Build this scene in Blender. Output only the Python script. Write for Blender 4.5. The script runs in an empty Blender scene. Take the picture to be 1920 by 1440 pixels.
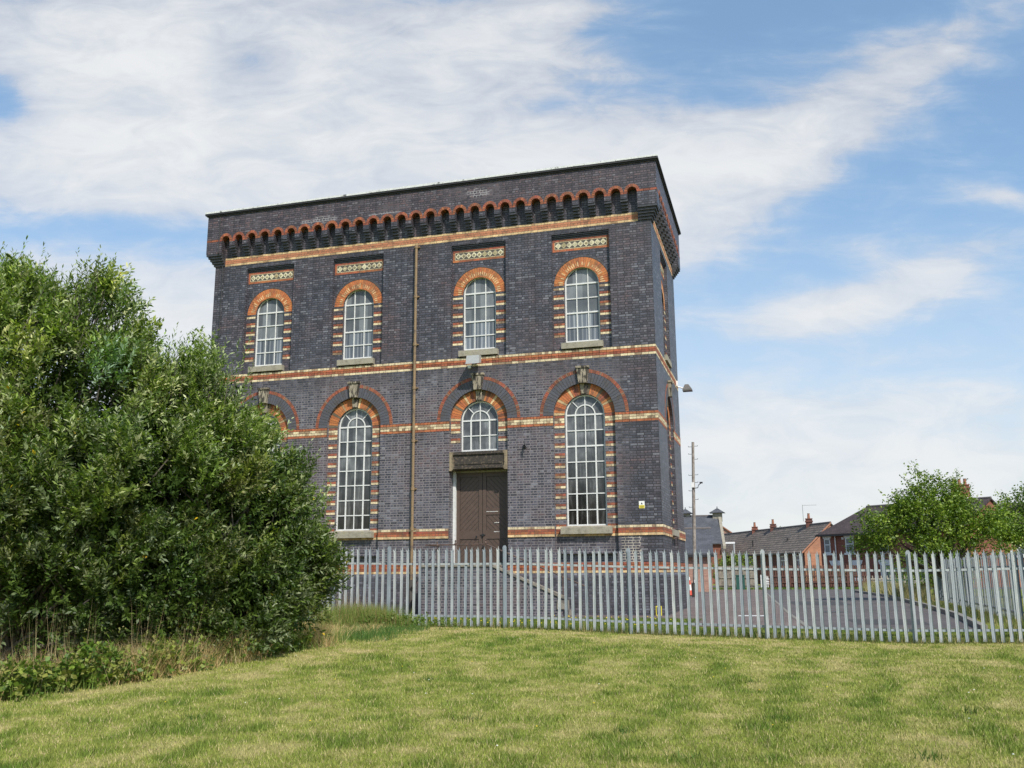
import bpy, math, random
import numpy as np
from mathutils import Vector, Matrix
from mathutils.geometry import tessellate_polygon
random.seed(7); RN = np.random.default_rng(11)
SC = bpy.context.scene
COL = SC.collection
R = math.radians
PI = math.pi

# ------------------------------------------------------------------ materials
def new_mat(name):
    m = bpy.data.materials.new(name); m.use_nodes = True
    nt = m.node_tree
    for n in list(nt.nodes): nt.nodes.remove(n)
    out = nt.nodes.new('ShaderNodeOutputMaterial')
    b = nt.nodes.new('ShaderNodeBsdfPrincipled')
    nt.links.new(b.outputs[0], out.inputs[0])
    return m, nt, b, out
def N(nt, typ, **kw):
    n = nt.nodes.new(typ)
    for k, v in kw.items():
        if k in n.inputs: n.inputs[k].default_value = v
        else: setattr(n, k, v)
    return n
def L(nt, a, b): nt.links.new(a, b)
def sock(n, i): return n.outputs[i]
def math_(nt, op, a, b=None, c=None, clamp=False):
    n = nt.nodes.new('ShaderNodeMath'); n.operation = op; n.use_clamp = clamp
    for i, v in enumerate((a, b, c)):
        if v is None: continue
        if isinstance(v, (int, float)): n.inputs[i].default_value = v
        else: L(nt, v, n.inputs[i])
    return n.outputs[0]
def mixc(nt, fac, a, b, mode='MIX'):
    n = nt.nodes.new('ShaderNodeMix'); n.data_type = 'RGBA'; n.blend_type = mode
    for s, v in ((n.inputs[0], fac), (n.inputs[6], a), (n.inputs[7], b)):
        if isinstance(v, (int, float)): s.default_value = v
        elif isinstance(v, tuple): s.default_value = (*v, 1) if len(v) == 3 else v
        else: L(nt, v, s)
    return n.outputs[2]
def noise(nt, vec, scale, detail=4, rough=.55, dist=0):
    n = N(nt, 'ShaderNodeTexNoise', Scale=scale, Detail=detail, Roughness=rough, Distortion=dist)
    if vec is not None: L(nt, vec, n.inputs['Vector'])
    return n.outputs[0]
def ramp(nt, fac, stops, interp='LINEAR'):
    n = nt.nodes.new('ShaderNodeValToRGB'); n.color_ramp.interpolation = interp
    el = n.color_ramp.elements
    while len(el) < len(stops): el.new(.5)
    for e, (p, c) in zip(el, stops):
        e.position = p; e.color = (*c, 1) if isinstance(c, tuple) else (c, c, c, 1)
    L(nt, fac, n.inputs[0]); return n.outputs[0]
def smooth(nt, x, lo, hi):
    n = nt.nodes.new('ShaderNodeMapRange'); n.interpolation_type = 'SMOOTHSTEP'
    L(nt, x, n.inputs[0]); n.inputs[1].default_value = lo; n.inputs[2].default_value = hi
    return n.outputs[0]
def posn(nt):
    return nt.nodes.new('ShaderNodeNewGeometry').outputs['Position']
def bump(nt, b, h, strength=.4, dist=.02):
    n = N(nt, 'ShaderNodeBump', Strength=strength, Distance=dist); L(nt, h, n.inputs['Height'])
    L(nt, n.outputs[0], b.inputs['Normal'])
def wall_uv(nt):
    g = nt.nodes.new('ShaderNodeNewGeometry')
    sp = nt.nodes.new('ShaderNodeSeparateXYZ'); L(nt, g.outputs['Position'], sp.inputs[0])
    sn = nt.nodes.new('ShaderNodeSeparateXYZ'); L(nt, g.outputs['True Normal'], sn.inputs[0])
    side = math_(nt, 'GREATER_THAN', math_(nt, 'ABSOLUTE', sn.outputs[0]), .6)
    u = math_(nt, 'ADD', math_(nt, 'MULTIPLY', sp.outputs[1], side),
              math_(nt, 'MULTIPLY', sp.outputs[0], math_(nt, 'SUBTRACT', 1.0, side)))
    c = nt.nodes.new('ShaderNodeCombineXYZ'); L(nt, u, c.inputs[0]); L(nt, sp.outputs[2], c.inputs[1])
    return c.outputs[0], g.outputs['Position'], sp
def brick_node(nt, uv, bw, rh, mort, squash=.5, sqf=2, c1=(0, 0, 0), c2=(1, 1, 1), offset=.25):
    n = nt.nodes.new('ShaderNodeTexBrick')
    n.offset = offset; n.offset_frequency = 2; n.squash = squash; n.squash_frequency = sqf
    n.inputs['Color1'].default_value = (*c1, 1); n.inputs['Color2'].default_value = (*c2, 1)
    n.inputs['Mortar'].default_value = (.5, .5, .5, 1)
    n.inputs['Scale'].default_value = 1; n.inputs['Mortar Size'].default_value = mort
    n.inputs['Mortar Smooth'].default_value = .15; n.inputs['Bias'].default_value = 0
    n.inputs['Brick Width'].default_value = bw; n.inputs['Row Height'].default_value = rh
    L(nt, uv, n.inputs['Vector'])
    return n
CH = .0828
def mat_blue_brick():
    m, nt, b, out = new_mat('blue_engineering_brick')
    uv, pos, sp = wall_uv(nt)
    br = brick_node(nt, uv, .236, CH, .0118)
    big = noise(nt, pos, .45, 5, .6)
    med = noise(nt, pos, 2.6, 4, .6)
    rnd = br.outputs['Color']
    blue = ramp(nt, rnd, [(0, (.036, .037, .046)), (.3, (.061, .062, .076)), (.55, (.079, .081, .099)), (.8, (.100, .092, .106)), (.92, (.130, .134, .150)), (1, (.175, .18, .195))])
    pur = ramp(nt, rnd, [(0, (.050, .040, .046)), (.35, (.084, .067, .074)), (.6, (.098, .080, .087)), (.8, (.122, .080, .080)), (.93, (.112, .102, .115)), (1, (.17, .15, .155))])
    # purple tinge: parapet and the middle of the walls
    zf = smooth(nt, sp.outputs[2], 13.9, 14.6)
    pf = math_(nt, 'ADD', smooth(nt, big, .45, .62), zf, clamp=True)
    brick = mixc(nt, pf, blue, pur)
    brick = mixc(nt, 1.0, brick, ramp(nt, med, [(.25, .72), (.5, 1.0), (.75, 1.22)]), 'MULTIPLY')
    fine = noise(nt, pos, 38, 2, .6)
    brick = mixc(nt, 1.0, brick, ramp(nt, fine, [(.3, .8), (.7, 1.2)]), 'MULTIPLY')
    # pale pointing low on the wall, dark pointing near the corner and higher up
    zz = math_(nt, 'ADD', sp.outputs[2], math_(nt, 'MULTIPLY', noise(nt, pos, .5, 3), 2.2))
    zm = math_(nt, 'SUBTRACT', 1.0, smooth(nt, zz, 8.2, 11.0))
    xm = math_(nt, 'SUBTRACT', 1.0, smooth(nt, math_(nt, 'ADD', sp.outputs[0], math_(nt, 'MULTIPLY', med, 1.2)), -1.3, -.1))
    up = smooth(nt, noise(nt, pos, .7, 3), .56, .66)
    light = math_(nt, 'MULTIPLY', math_(nt, 'MULTIPLY', zm, xm), .95)
    light = math_(nt, 'MAXIMUM', light, math_(nt, 'MULTIPLY', up, math_(nt, 'MULTIPLY', zf, .35)))
    # bright repointed patch under the corner band
    px = math_(nt, 'MULTIPLY', smooth(nt, sp.outputs[0], -1.35, -1.25), math_(nt, 'SUBTRACT', 1.0, smooth(nt, math_(nt, 'ADD', sp.outputs[0], math_(nt, 'MULTIPLY', noise(nt, pos, 9, 1), .5)), -.55, -.4)))
    pz = math_(nt, 'MULTIPLY', math_(nt, 'LESS_THAN', sp.outputs[2], 2.7), math_(nt, 'GREATER_THAN', sp.outputs[2], 1.87))
    patch = math_(nt, 'MULTIPLY', px, pz)
    light = math_(nt, 'MAXIMUM', light, patch)
    low = math_(nt, 'MULTIPLY', math_(nt, 'LESS_THAN', sp.outputs[2], 1.56), math_(nt, 'GREATER_THAN', sp.outputs[1], -.5))
    light = math_(nt, 'MULTIPLY', light, math_(nt, 'SUBTRACT', 1.0, math_(nt, 'MULTIPLY', low, .85)))
    mort = mixc(nt, light, (.026, .024, .025), (.225, .2, .195))
    mort = mixc(nt, patch, mort, (.5, .45, .36))
    colr = mixc(nt, br.outputs['Fac'], brick, mort)
    # rain streaks and soot
    mp = N(nt, 'ShaderNodeMapping'); mp.inputs['Scale'].default_value = (2.4, 2.4, .22); L(nt, pos, mp.inputs[0])
    st = noise(nt, mp.outputs[0], 1.6, 5, .65)
    colr = mixc(nt, 1.0, colr, ramp(nt, st, [(.3, .74), (.55, 1.0), (.8, 1.12)]), 'MULTIPLY')
    # soot washing down under the string courses, salts on the parapet pointing
    def under(z_, h_): return math_(nt, 'MULTIPLY', smooth(nt, sp.outputs[2], z_ - h_, z_), math_(nt, 'LESS_THAN', sp.outputs[2], z_ + .02))
    un = math_(nt, 'MAXIMUM', math_(nt, 'MAXIMUM', under(8.53, .7), under(13.14, .8)), math_(nt, 'MAXIMUM', under(2.72, .6), under(6.33, .5)))
    mq = N(nt, 'ShaderNodeMapping'); mq.inputs['Scale'].default_value = (5, 5, .35); L(nt, pos, mq.inputs[0])
    un = math_(nt, 'MULTIPLY', un, smooth(nt, noise(nt, mq.outputs[0], 1.3, 4, .6), .38, .62))
    colr = mixc(nt, math_(nt, 'MULTIPLY', un, .5), colr, (.028, .026, .026))
    def spot(x_, z_, sx, sz):
        a1 = math_(nt, 'DIVIDE', math_(nt, 'SUBTRACT', sp.outputs[0], x_), sx); b1 = math_(nt, 'DIVIDE', math_(nt, 'SUBTRACT', sp.outputs[2], z_), sz)
        return math_(nt, 'EXPONENT', math_(nt, 'MULTIPLY', math_(nt, 'ADD', math_(nt, 'MULTIPLY', a1, a1), math_(nt, 'MULTIPLY', b1, b1)), -1.0))
    sal = math_(nt, 'MAXIMUM', math_(nt, 'MAXIMUM', spot(-12.1, 14.45, 1.0, .18), spot(-6.0, 14.75, .6, .22)), spot(-9.6, 14.4, .8, .07))
    sal = math_(nt, 'MULTIPLY', smooth(nt, math_(nt, 'MULTIPLY', sal, noise(nt, pos, 3.5, 2)), .24, .34), br.outputs['Fac'])
    colr = mixc(nt, math_(nt, 'MULTIPLY', sal, .7), colr, (.42, .40, .39))
    colr = mixc(nt, 1.0, colr, (1.0, .995, 1.045), 'MULTIPLY')
    L(nt, colr, b.inputs['Base Color'])
    b.inputs['Roughness'].default_value = .48
    b.inputs['Specular IOR Level'].default_value = .55
    h = math_(nt, 'SUBTRACT', math_(nt, 'ADD', math_(nt, 'MULTIPLY', fine, .25), math_(nt, 'MULTIPLY', rnd, .25)), br.outputs['Fac'])
    bump(nt, b, h, .6, .008)
    return m
def mat_attr_brick():
    m, nt, b, out = new_mat('coloured_brick')
    a = nt.nodes.new('ShaderNodeAttribute'); a.attribute_name = 'col'
    pos = posn(nt)
    c = mixc(nt, 1.0, a.outputs['Color'], ramp(nt, noise(nt, pos, 30, 3, .6), [(.25, .68), (.5, 1.0), (.75, 1.22)]), 'MULTIPLY')
    soot = smooth(nt, noise(nt, pos, 3.4, 7, .8), .44, .66)
    c = mixc(nt, math_(nt, 'MULTIPLY', soot, .62), c, (.07, .052, .036))
    L(nt, c, b.inputs['Base Color']); b.inputs['Roughness'].default_value = .75
    bump(nt, b, noise(nt, pos, 60, 3), .35, .006)
    return m
def mat_simple(name, col, rough=.6, var=.25, scale=8, metallic=0, bumps=.2, spec=.5, col2=None, lo=.35, hi=.65):
    m, nt, b, out = new_mat(name)
    pos = posn(nt)
    n = noise(nt, pos, scale, 5, .6)
    if col2 is None:
        c = mixc(nt, 1.0, col, ramp(nt, n, [(.2, 1 - var), (.8, 1 + var)]), 'MULTIPLY')
    else:
        c = mixc(nt, smooth(nt, n, lo, hi), col, col2)
        c = mixc(nt, 1.0, c, ramp(nt, noise(nt, pos, scale * 6, 3), [(.2, 1 - var), (.8, 1 + var)]), 'MULTIPLY')
    L(nt, c, b.inputs['Base Color'])
    b.inputs['Roughness'].default_value = rough; b.inputs['Metallic'].default_value = metallic
    b.inputs['Specular IOR Level'].default_value = spec
    if bumps: bump(nt, b, noise(nt, pos, scale * 5, 3), bumps, .01)
    return m
def mat_attr(name, rough=.6, spec=.4, transl=0, var=.12):
    m, nt, b, out = new_mat(name)
    a = nt.nodes.new('ShaderNodeAttribute'); a.attribute_name = 'col'
    c = mixc(nt, 1.0, a.outputs['Color'], ramp(nt, noise(nt, posn(nt), 15, 3), [(.2, 1 - var), (.8, 1 + var)]), 'MULTIPLY')
    L(nt, c, b.inputs['Base Color']); b.inputs['Roughness'].default_value = rough
    b.inputs['Specular IOR Level'].default_value = spec
    if transl:
        t = nt.nodes.new('ShaderNodeBsdfTranslucent')
        L(nt, mixc(nt, 1.0, c, (.98, 1.2, .4), 'MULTIPLY'), t.inputs[0])
        mx = nt.nodes.new('ShaderNodeMixShader'); mx.inputs[0].default_value = transl
        L(nt, b.outputs[0], mx.inputs[1]); L(nt, t.outputs[0], mx.inputs[2]); L(nt, mx.outputs[0], out.inputs[0])
    return m
def mat_stone():
    m, nt, b, out = new_mat('weathered_sandstone')
    pos = posn(nt)
    mp = N(nt, 'ShaderNodeMapping'); mp.inputs['Scale'].default_value = (9, 9, 2.2); L(nt, pos, mp.inputs[0])
    s = noise(nt, mp.outputs[0], 1, 5, .7)
    c = ramp(nt, noise(nt, pos, 5, 4), [(.3, (.24, .205, .15)), (.7, (.37, .32, .24))])
    c = mixc(nt, smooth(nt, s, .44, .54), c, (.045, .038, .03))
    L(nt, c, b.inputs['Base Color']); b.inputs['Roughness'].default_value = .85
    bump(nt, b, noise(nt, pos, 30, 4), .5, .01)
    return m
def mat_sill():
    m, nt, b, out = new_mat('stone_sill')
    pos = posn(nt)
    c = ramp(nt, noise(nt, pos, 6, 5), [(.3, (.22, .2, .15)), (.55, (.34, .31, .245)), (.8, (.26, .25, .13))])
    c = mixc(nt, 1.0, c, ramp(nt, noise(nt, pos, 45, 3), [(.3, .75), (.7, 1.15)]), 'MULTIPLY')
    L(nt, c, b.inputs['Base Color']); b.inputs['Roughness'].default_value = .85
    bump(nt, b, noise(nt, pos, 30, 4), .5, .01)
    return m
def mat_lintel():
    m, nt, b, out = new_mat('sooty_lintel_stone')
    pos = posn(nt)
    sp = nt.nodes.new('ShaderNodeSeparateXYZ'); L(nt, pos, sp.inputs[0])
    dx = math_(nt, 'ABSOLUTE', math_(nt, 'ADD', sp.outputs[0], 6.06))
    e = smooth(nt, math_(nt, 'ADD', dx, math_(nt, 'MULTIPLY', noise(nt, pos, 9, 4), .3)), .97, 1.16)
    c = mixc(nt, e, mixc(nt, smooth(nt, noise(nt, pos, 12, 4), .5, .7), (.04, .033, .027), (.13, .10, .07)), (.29, .23, .145))
    L(nt, c, b.inputs['Base Color']); b.inputs['Roughness'].default_value = .85
    bump(nt, b, noise(nt, pos, 30, 4), .5, .01)
    return m
def mat_glass(name, kind):
    m, nt, b, out = new_mat(name)
    pos = posn(nt)
    sp = nt.nodes.new('ShaderNodeSeparateXYZ'); L(nt, pos, sp.inputs[0])
    mp = N(nt, 'ShaderNodeMapping'); mp.inputs['Scale'].default_value = (7, 7, .9); L(nt, pos, mp.inputs[0])
    st = noise(nt, mp.outputs[0], 1.0, 5, .7)
    if kind == 'up':      # hazy panes with hanging blinds behind the lower half
        zb = math_(nt, 'SUBTRACT', 1.0, smooth(nt, sp.outputs[2], 10.2, 10.3))
        w = math_(nt, 'SINE', math_(nt, 'ADD', math_(nt, 'MULTIPLY', sp.outputs[0], 44.0), math_(nt, 'MULTIPLY', noise(nt, mp.outputs[0], .5, 2), 6.0)))
        base = ramp(nt, noise(nt, pos, 1.7, 3), [(.3, (.11, .118, .128)), (.7, (.18, .19, .195))])
        bl = ramp(nt, w, [(0, (.12, .135, .155)), (.6, (.17, .185, .205)), (1, (.27, .285, .30))])
        c = mixc(nt, zb, base, bl)
    else:                 # dirty panes, darker to the foot, with pale runs
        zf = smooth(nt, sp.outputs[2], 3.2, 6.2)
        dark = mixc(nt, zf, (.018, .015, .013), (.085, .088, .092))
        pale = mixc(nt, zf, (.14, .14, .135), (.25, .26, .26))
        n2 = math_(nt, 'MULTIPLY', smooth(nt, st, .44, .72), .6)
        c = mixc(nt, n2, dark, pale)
        c = mixc(nt, 1.0, c, ramp(nt, noise(nt, pos, 2.6, 2), [(.3, .6), (.7, 1.35)]), 'MULTIPLY')
    ad = nt.nodes.new('ShaderNodeVectorMath'); ad.operation = 'MULTIPLY_ADD'; L(nt, pos, ad.inputs[0]); ad.inputs[1].default_value = (3.02, .0, 1.93 if kind == 'low' else 1.96); ad.inputs[2].default_value = (.33, 0, .12)
    fl_ = nt.nodes.new('ShaderNodeVectorMath'); fl_.operation = 'FLOOR'; L(nt, ad.outputs[0], fl_.inputs[0])
    wn = nt.nodes.new('ShaderNodeTexWhiteNoise'); L(nt, fl_.outputs[0], wn.inputs[0])
    c = mixc(nt, 1.0, c, ramp(nt, wn.outputs[0], [(0, .55), (1, 1.5)]), 'MULTIPLY')  # differing pane reflections painted into the base colour
    L(nt, c, b.inputs['Base Color']); b.inputs['Roughness'].default_value = .14
    b.inputs['Specular IOR Level'].default_value = .5
    bump(nt, b, noise(nt, pos, 1.3, 2), .25, .02)
    return m
def mat_paving(name, kind):
    m, nt, b, out = new_mat(name)
    pos = posn(nt)
    if kind == 'setts':
        br = brick_node(nt, pos, .2, .1, .008, squash=1, offset=.5)
        c = ramp(nt, br.outputs['Color'], [(0, (.12, .088, .08)), (1, (.19, .145, .13))])
        c = mixc(nt, math_(nt, 'MULTIPLY', br.outputs['Fac'], .8), c, (.05, .045, .035))
    else:
        c = ramp(nt, noise(nt, pos, 90, 2), [(.3, (.066, .056, .054)), (.7, (.120, .104, .100))])
        vo = nt.nodes.new('ShaderNodeTexVoronoi'); vo.feature = 'DISTANCE_TO_EDGE'; vo.inputs['Scale'].default_value = .5; L(nt, pos, vo.inputs['Vector'])
        c = mixc(nt, math_(nt, 'MULTIPLY', math_(nt, 'LESS_THAN', math_(nt, 'ADD', vo.outputs[0], math_(nt, 'MULTIPLY', noise(nt, pos, 6, 2), .02)), .018), .7), c, (.025, .024, .023))
    c = mixc(nt, 1.0, c, ramp(nt, noise(nt, pos, .6, 5), [(.3, .78), (.7, 1.2)]), 'MULTIPLY')
    L(nt, c, b.inputs['Base Color']); b.inputs['Roughness'].default_value = .85
    bump(nt, b, noise(nt, pos, 80, 2), .3, .01)
    return m
def mat_house_brick(name, c1, c2, mort=(.3, .26, .22)):
    m, nt, b, out = new_mat(name)
    uv, pos, sp = wall_uv(nt)
    br = brick_node(nt, uv, .225, .075, .009, squash=1, offset=.5)
    c = ramp(nt, br.outputs['Color'], [(0, c1), (1, c2)])
    c = mixc(nt, 1.0, c, ramp(nt, noise(nt, pos, 1.2, 5), [(.3, .78), (.7, 1.2)]), 'MULTIPLY')
    c = mixc(nt, math_(nt, 'MULTIPLY', br.outputs['Fac'], .7), c, mort)
    L(nt, c, b.inputs['Base Color']); b.inputs['Roughness'].default_value = .85
    return m
def mat_roof(name, c1, c2, rh=.32, gap=.02, bw=.3, moss=None):
    """roof tiles: courses laid by height on the slope"""
    m, nt, b, out = new_mat(name)
    t = nt.nodes.new('ShaderNodeUVMap'); t.uv_map = 'UVMap'
    pos = posn(nt)
    br = brick_node(nt, t.outputs[0], bw, rh, gap, squash=1, offset=.5)
    c = ramp(nt, br.outputs['Color'], [(0, c1), (1, c2)])
    c = mixc(nt, 1.0, c, ramp(nt, noise(nt, pos, .9, 6, .7), [(.3, .7), (.7, 1.3)]), 'MULTIPLY')
    if moss: c = mixc(nt, smooth(nt, noise(nt, pos, 1.5, 6, .7), .58, .7), c, moss)
    c = mixc(nt, math_(nt, 'MULTIPLY', br.outputs['Fac'], .85), c, (.02, .018, .017))
    L(nt, c, b.inputs['Base Color']); b.inputs['Roughness'].default_value = .8
    bump(nt, b, math_(nt, 'SUBTRACT', 1.0, br.outputs['Fac']), .7, .03)
    return m
def mat_ground():
    m, nt, b, out = new_mat('lawn_turf')
    a = nt.nodes.new('ShaderNodeAttribute'); a.attribute_name = 'col'
    pos = posn(nt)
    n = noise(nt, pos, 30, 4, .7); n2 = noise(nt, pos, 5, 5, .7)
    c = mixc(nt, 1.0, a.outputs['Color'], ramp(nt, n, [(.25, .55), (.5, .95), (.75, 1.35)]), 'MULTIPLY')
    c = mixc(nt, 1.0, c, ramp(nt, n2, [(.3, .8), (.7, 1.2)]), 'MULTIPLY')
    L(nt, c, b.inputs['Base Color']); b.inputs['Roughness'].default_value = .95
    b.inputs['Specular IOR Level'].default_value = .1
    bump(nt, b, n, .9, .04)
    return m
def mat_galv(name='galvanised_steel', k=1.0):
    m, nt, b, out = new_mat(name)
    pos = posn(nt)
    mp = N(nt, 'ShaderNodeMapping'); mp.inputs['Scale'].default_value = (7, 7, 1.5); L(nt, pos, mp.inputs[0])
    s = noise(nt, mp.outputs[0], 1.5, 5, .7)
    c = ramp(nt, s, [(.25, (.24, .265, .285)), (.5, (.345, .375, .39)), (.75, (.45, .475, .48))])
    c = mixc(nt, smooth(nt, noise(nt, pos, 22, 4, .7), .62, .72), c, (.19, .175, .155))
    oi = nt.nodes.new('ShaderNodeObjectInfo')
    c = mixc(nt, 1.0, c, ramp(nt, oi.outputs['Random'], [(0, (.70 * k, .75 * k, .80 * k)), (.5, (k, k, k)), (1, (1.2 * k, 1.17 * k, 1.12 * k))]), 'MULTIPLY')
    L(nt, c, b.inputs['Base Color']); b.inputs['Roughness'].default_value = .55; b.inputs['Metallic'].default_value = .1
    bump(nt, b, noise(nt, pos, 60, 3), .15, .004)
    return m

M = {}
M['blue'] = mat_blue_brick()
M['bluedark'] = mat_simple('shaded_blue_brick', (.034, .034, .039), .5, .35, 9, col2=(.055, .056, .064), bumps=.4)  # darker copy of the blue brick, with recess shade put into its colour
M['cb'] = mat_attr_brick()
M['stone'] = mat_stone(); M['sill'] = mat_sill(); M['lintel'] = mat_lintel()
M['stepstone'] = mat_simple('worn_step_stone', (.24, .215, .175), .85, .3, 5, col2=(.13, .115, .10), lo=.45, hi=.6)
M['white'] = mat_simple('white_window_paint', (.66, .66, .64), .45, .2, 9, bumps=.1)
M['glass_up'] = mat_glass('hazy_window_glass', 'up'); M['glass_low'] = mat_glass('dirty_window_glass', 'low')
M['door'] = mat_simple('brown_door_paint', (.092, .062, .048), .5, .16, 7, bumps=.15)
M['doordark'] = mat_simple('door_groove', (.028, .02, .017), .7, .1, 7, bumps=0)
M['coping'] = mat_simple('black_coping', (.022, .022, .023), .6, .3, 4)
M['flash'] = mat_simple('pale_roof_felt', (.62, .63, .62), .6, .25, 3, col2=(.12, .12, .12), lo=.58, hi=.66)
M['pipe'] = mat_simple('ochre_downpipe_paint', (.235, .16, .085), .55, .2, 5, col2=(.12, .085, .06), lo=.5, hi=.7)
M['pipedark'] = mat_simple('dark_pipe_iron', (.07, .062, .055), .6, .2, 6)
M['rust'] = mat_simple('rusty_rail_iron', (.12, .07, .055), .7, .3, 9, col2=(.06, .045, .04))
M['iron'] = mat_simple('black_iron', (.02, .02, .021), .5, .2, 9)
M['galv'] = mat_galv(); M['galv_shaded'] = mat_galv('shaded_galvanised_steel', .62)  # second copy darkened in colour, standing for the rear fence's shaded side
M['greyplastic'] = mat_simple('grey_lamp_housing', (.36, .37, .365), .5, .12, 10)
M['darkgrey'] = mat_simple('dark_lamp_housing', (.12, .115, .11), .5, .2, 10)
M['yellow'] = mat_simple('yellow_sign_enamel', (.75, .62, .06), .4, .08, 12, bumps=0)
M['signwhite'] = mat_simple('white_sign_plastic', (.8, .8, .77), .4, .05, 12, bumps=0)
M['black'] = mat_simple('black_lettering', (.015, .015, .015), .5, .05, 12, bumps=0)
M['red'] = mat_simple('red_reflective_plastic', (.62, .09, .05), .45, .15, 12, bumps=0)
M['setts'] = mat_paving('brick_paving', 'setts'); M['asphalt'] = mat_paving('asphalt', 'a')
M['patch'] = mat_simple('newer_asphalt', (.045, .044, .045), .9, .25, 30)
M['kerb'] = mat_simple('kerb_concrete', (.2, .185, .16), .9, .3, 6)
M['paint'] = mat_simple('road_marking_paint', (.62, .62, .6), .7, .2, 10)
M['turf'] = mat_ground()
M['leaf'] = mat_attr('leaf', .5, .38, .3, .1)
M['blade'] = mat_attr('grass_blade', .7, .25, .2, .1)
M['attr'] = mat_attr('painted_surface', .6, .4)
M['bark'] = mat_simple('grey_bark', (.12, .1, .08), .9, .3, 12)
M['polewood'] = mat_simple('weathered_pole_timber', (.31, .275, .24), .85, .25, 5, col2=(.2, .17, .145), lo=.4, hi=.65)
M['hb_red'] = mat_house_brick('house_red_brick', (.17, .05, .03), (.27, .088, .048), (.18, .12, .1))
M['hb_orange'] = mat_house_brick('house_orange_brick', (.36, .14, .065), (.46, .2, .1))
M['hb_pink'] = mat_house_brick('house_pink_brick', (.30, .15, .11), (.42, .23, .17))
M['hb_dark'] = mat_house_brick('house_brown_brick', (.1, .038, .027), (.17, .062, .042), (.12, .08, .07))
M['slate'] = mat_roof('blue_slate', (.06, .064, .074), (.085, .09, .102), .25, .006)
M['tile'] = mat_roof('concrete_tile', (.17, .138, .115), (.26, .212, .175), .34, .045, .33, (.2, .19, .1))
M['tiledark'] = mat_roof('dark_clay_tile', (.045, .033, .032), (.075, .052, .05), .2, .01, .2)
M['ridgetile'] = mat_simple('ridge_tile', (.13, .115, .11), .85, .3, 5)
M['render'] = mat_simple('white_render', (.75, .74, .7), .8, .1, 4)
M['clay'] = mat_simple('terracotta_pot', (.3, .13, .075), .8, .2, 6)
M['hglass'] = mat_simple('house_window_glass', (.12, .14, .16), .1, .3, 1.5, bumps=0)
M['timber'] = mat_simple('grey_fence_timber', (.28, .25, .2), .85, .25, 4, col2=(.16, .14, .115))
M['browntimber'] = mat_simple('brown_fence_timber', (.11, .05, .035), .8, .3, 5)
M['green'] = mat_simple('dark_green_paint', (.02, .09, .07), .5, .15, 6)

# ------------------------------------------------------------------ mesh builder
class MB:
    def __init__(s): s.v = []; s.f = []; s.c = []; s.uv = {}
    def add(s, vs, fs, col=(1, 1, 1)):
        o = len(s.v); s.v += [tuple(p) for p in vs]
        for f in fs: s.f.append(tuple(i + o for i in f)); s.c.append(col)
        return s
    def box(s, x0, x1, y0, y1, z0, z1, col=(1, 1, 1), T=None):
        vs = [(x, y, z) for x in (x0, x1) for y in (y0, y1) for z in (z0, z1)]
        if T: vs = [T(*p) for p in vs]
        return s.add(vs, [(0, 1, 3, 2), (4, 6, 7, 5), (0, 4, 5, 1), (2, 3, 7, 6), (0, 2, 6, 4), (1, 5, 7, 3)], col)
    def prism(s, pts, d0, d1, T, col=(1, 1, 1), cap0=False):
        """pts (u,z) polygon extruded from depth d0 to d1 (front cap at d1)"""
        n = len(pts)
        vs = [T(u, d0, z) for u, z in pts] + [T(u, d1, z) for u, z in pts]
        fs = [tuple(range(n, 2 * n))] + [(i, (i + 1) % n, n + (i + 1) % n, n + i) for i in range(n)]
        if cap0: fs.append(tuple(range(n)))
        return s.add(vs, fs, col)
    def tube(s, pts, radii, n=8, col=(1, 1, 1), cap=True):
        pts = [Vector(p) for p in pts]
        if isinstance(radii, (int, float)): radii = [radii] * len(pts)
        o = len(s.v); ref = None
        for i, p in enumerate(pts):
            t = (pts[min(i + 1, len(pts) - 1)] - pts[max(i - 1, 0)]).normalized()
            if ref is None:
                ref = t.orthogonal().normalized()
            else:
                ref = (ref - t * ref.dot(t)).normalized()
            bt = t.cross(ref)
            for k in range(n):
                a = 2 * PI * k / n
                s.v.append(tuple(p + (ref * math.cos(a) + bt * math.sin(a)) * radii[i]))
        for i in range(len(pts) - 1):
            for k in range(n):
                s.f.append((o + i * n + k, o + i * n + (k + 1) % n, o + (i + 1) * n + (k + 1) % n, o + (i + 1) * n + k)); s.c.append(col)
        if cap:
            s.f.append(tuple(o + k for k in range(n))); s.c.append(col)
            e = o + (len(pts) - 1) * n
            s.f.append(tuple(e + k for k in range(n))); s.c.append(col)
        return s
    def build(s, name, mat, parent=None, smooth_=False, attr=None, uvfn=None):
        me = bpy.data.meshes.new(name)
        off = Vector(parent_loc(parent)) if parent else Vector((0, 0, 0))
        me.from_pydata([tuple(Vector(p) - off) for p in s.v], [], s.f)
        me.materials.append(mat)
        if attr is None: attr = mat.name in ('coloured_brick', 'painted_surface', 'leaf', 'grass_blade')
        if attr:
            ca = me.color_attributes.new('col', 'FLOAT_COLOR', 'CORNER')
            arr = []
            for f, c in zip(s.f, s.c): arr += [c[0], c[1], c[2], 1.0] * len(f)
            ca.data.foreach_set('color', arr)
        if uvfn:
            uvl = me.uv_layers.new(name='UVMap')
            for lp in me.loops:
                uvl.data[lp.index].uv = uvfn(s.v[lp.vertex_index])
        if smooth_: me.polygons.foreach_set('use_smooth', [True] * len(me.polygons))
        me.update()
        o = bpy.data.objects.new(name, me); COL.objects.link(o)
        if parent: o.parent = parent
        return o
def parent_loc(p):
    v = Vector((0, 0, 0))
    while p: v += Vector(p.location); p = p.parent
    return v
def tag(o, label=None, cat=None, group=None, kind=None):
    if label: o['label'] = label
    if cat: o['category'] = cat
    if group: o['group'] = group
    if kind: o['kind'] = kind
    return o
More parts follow.
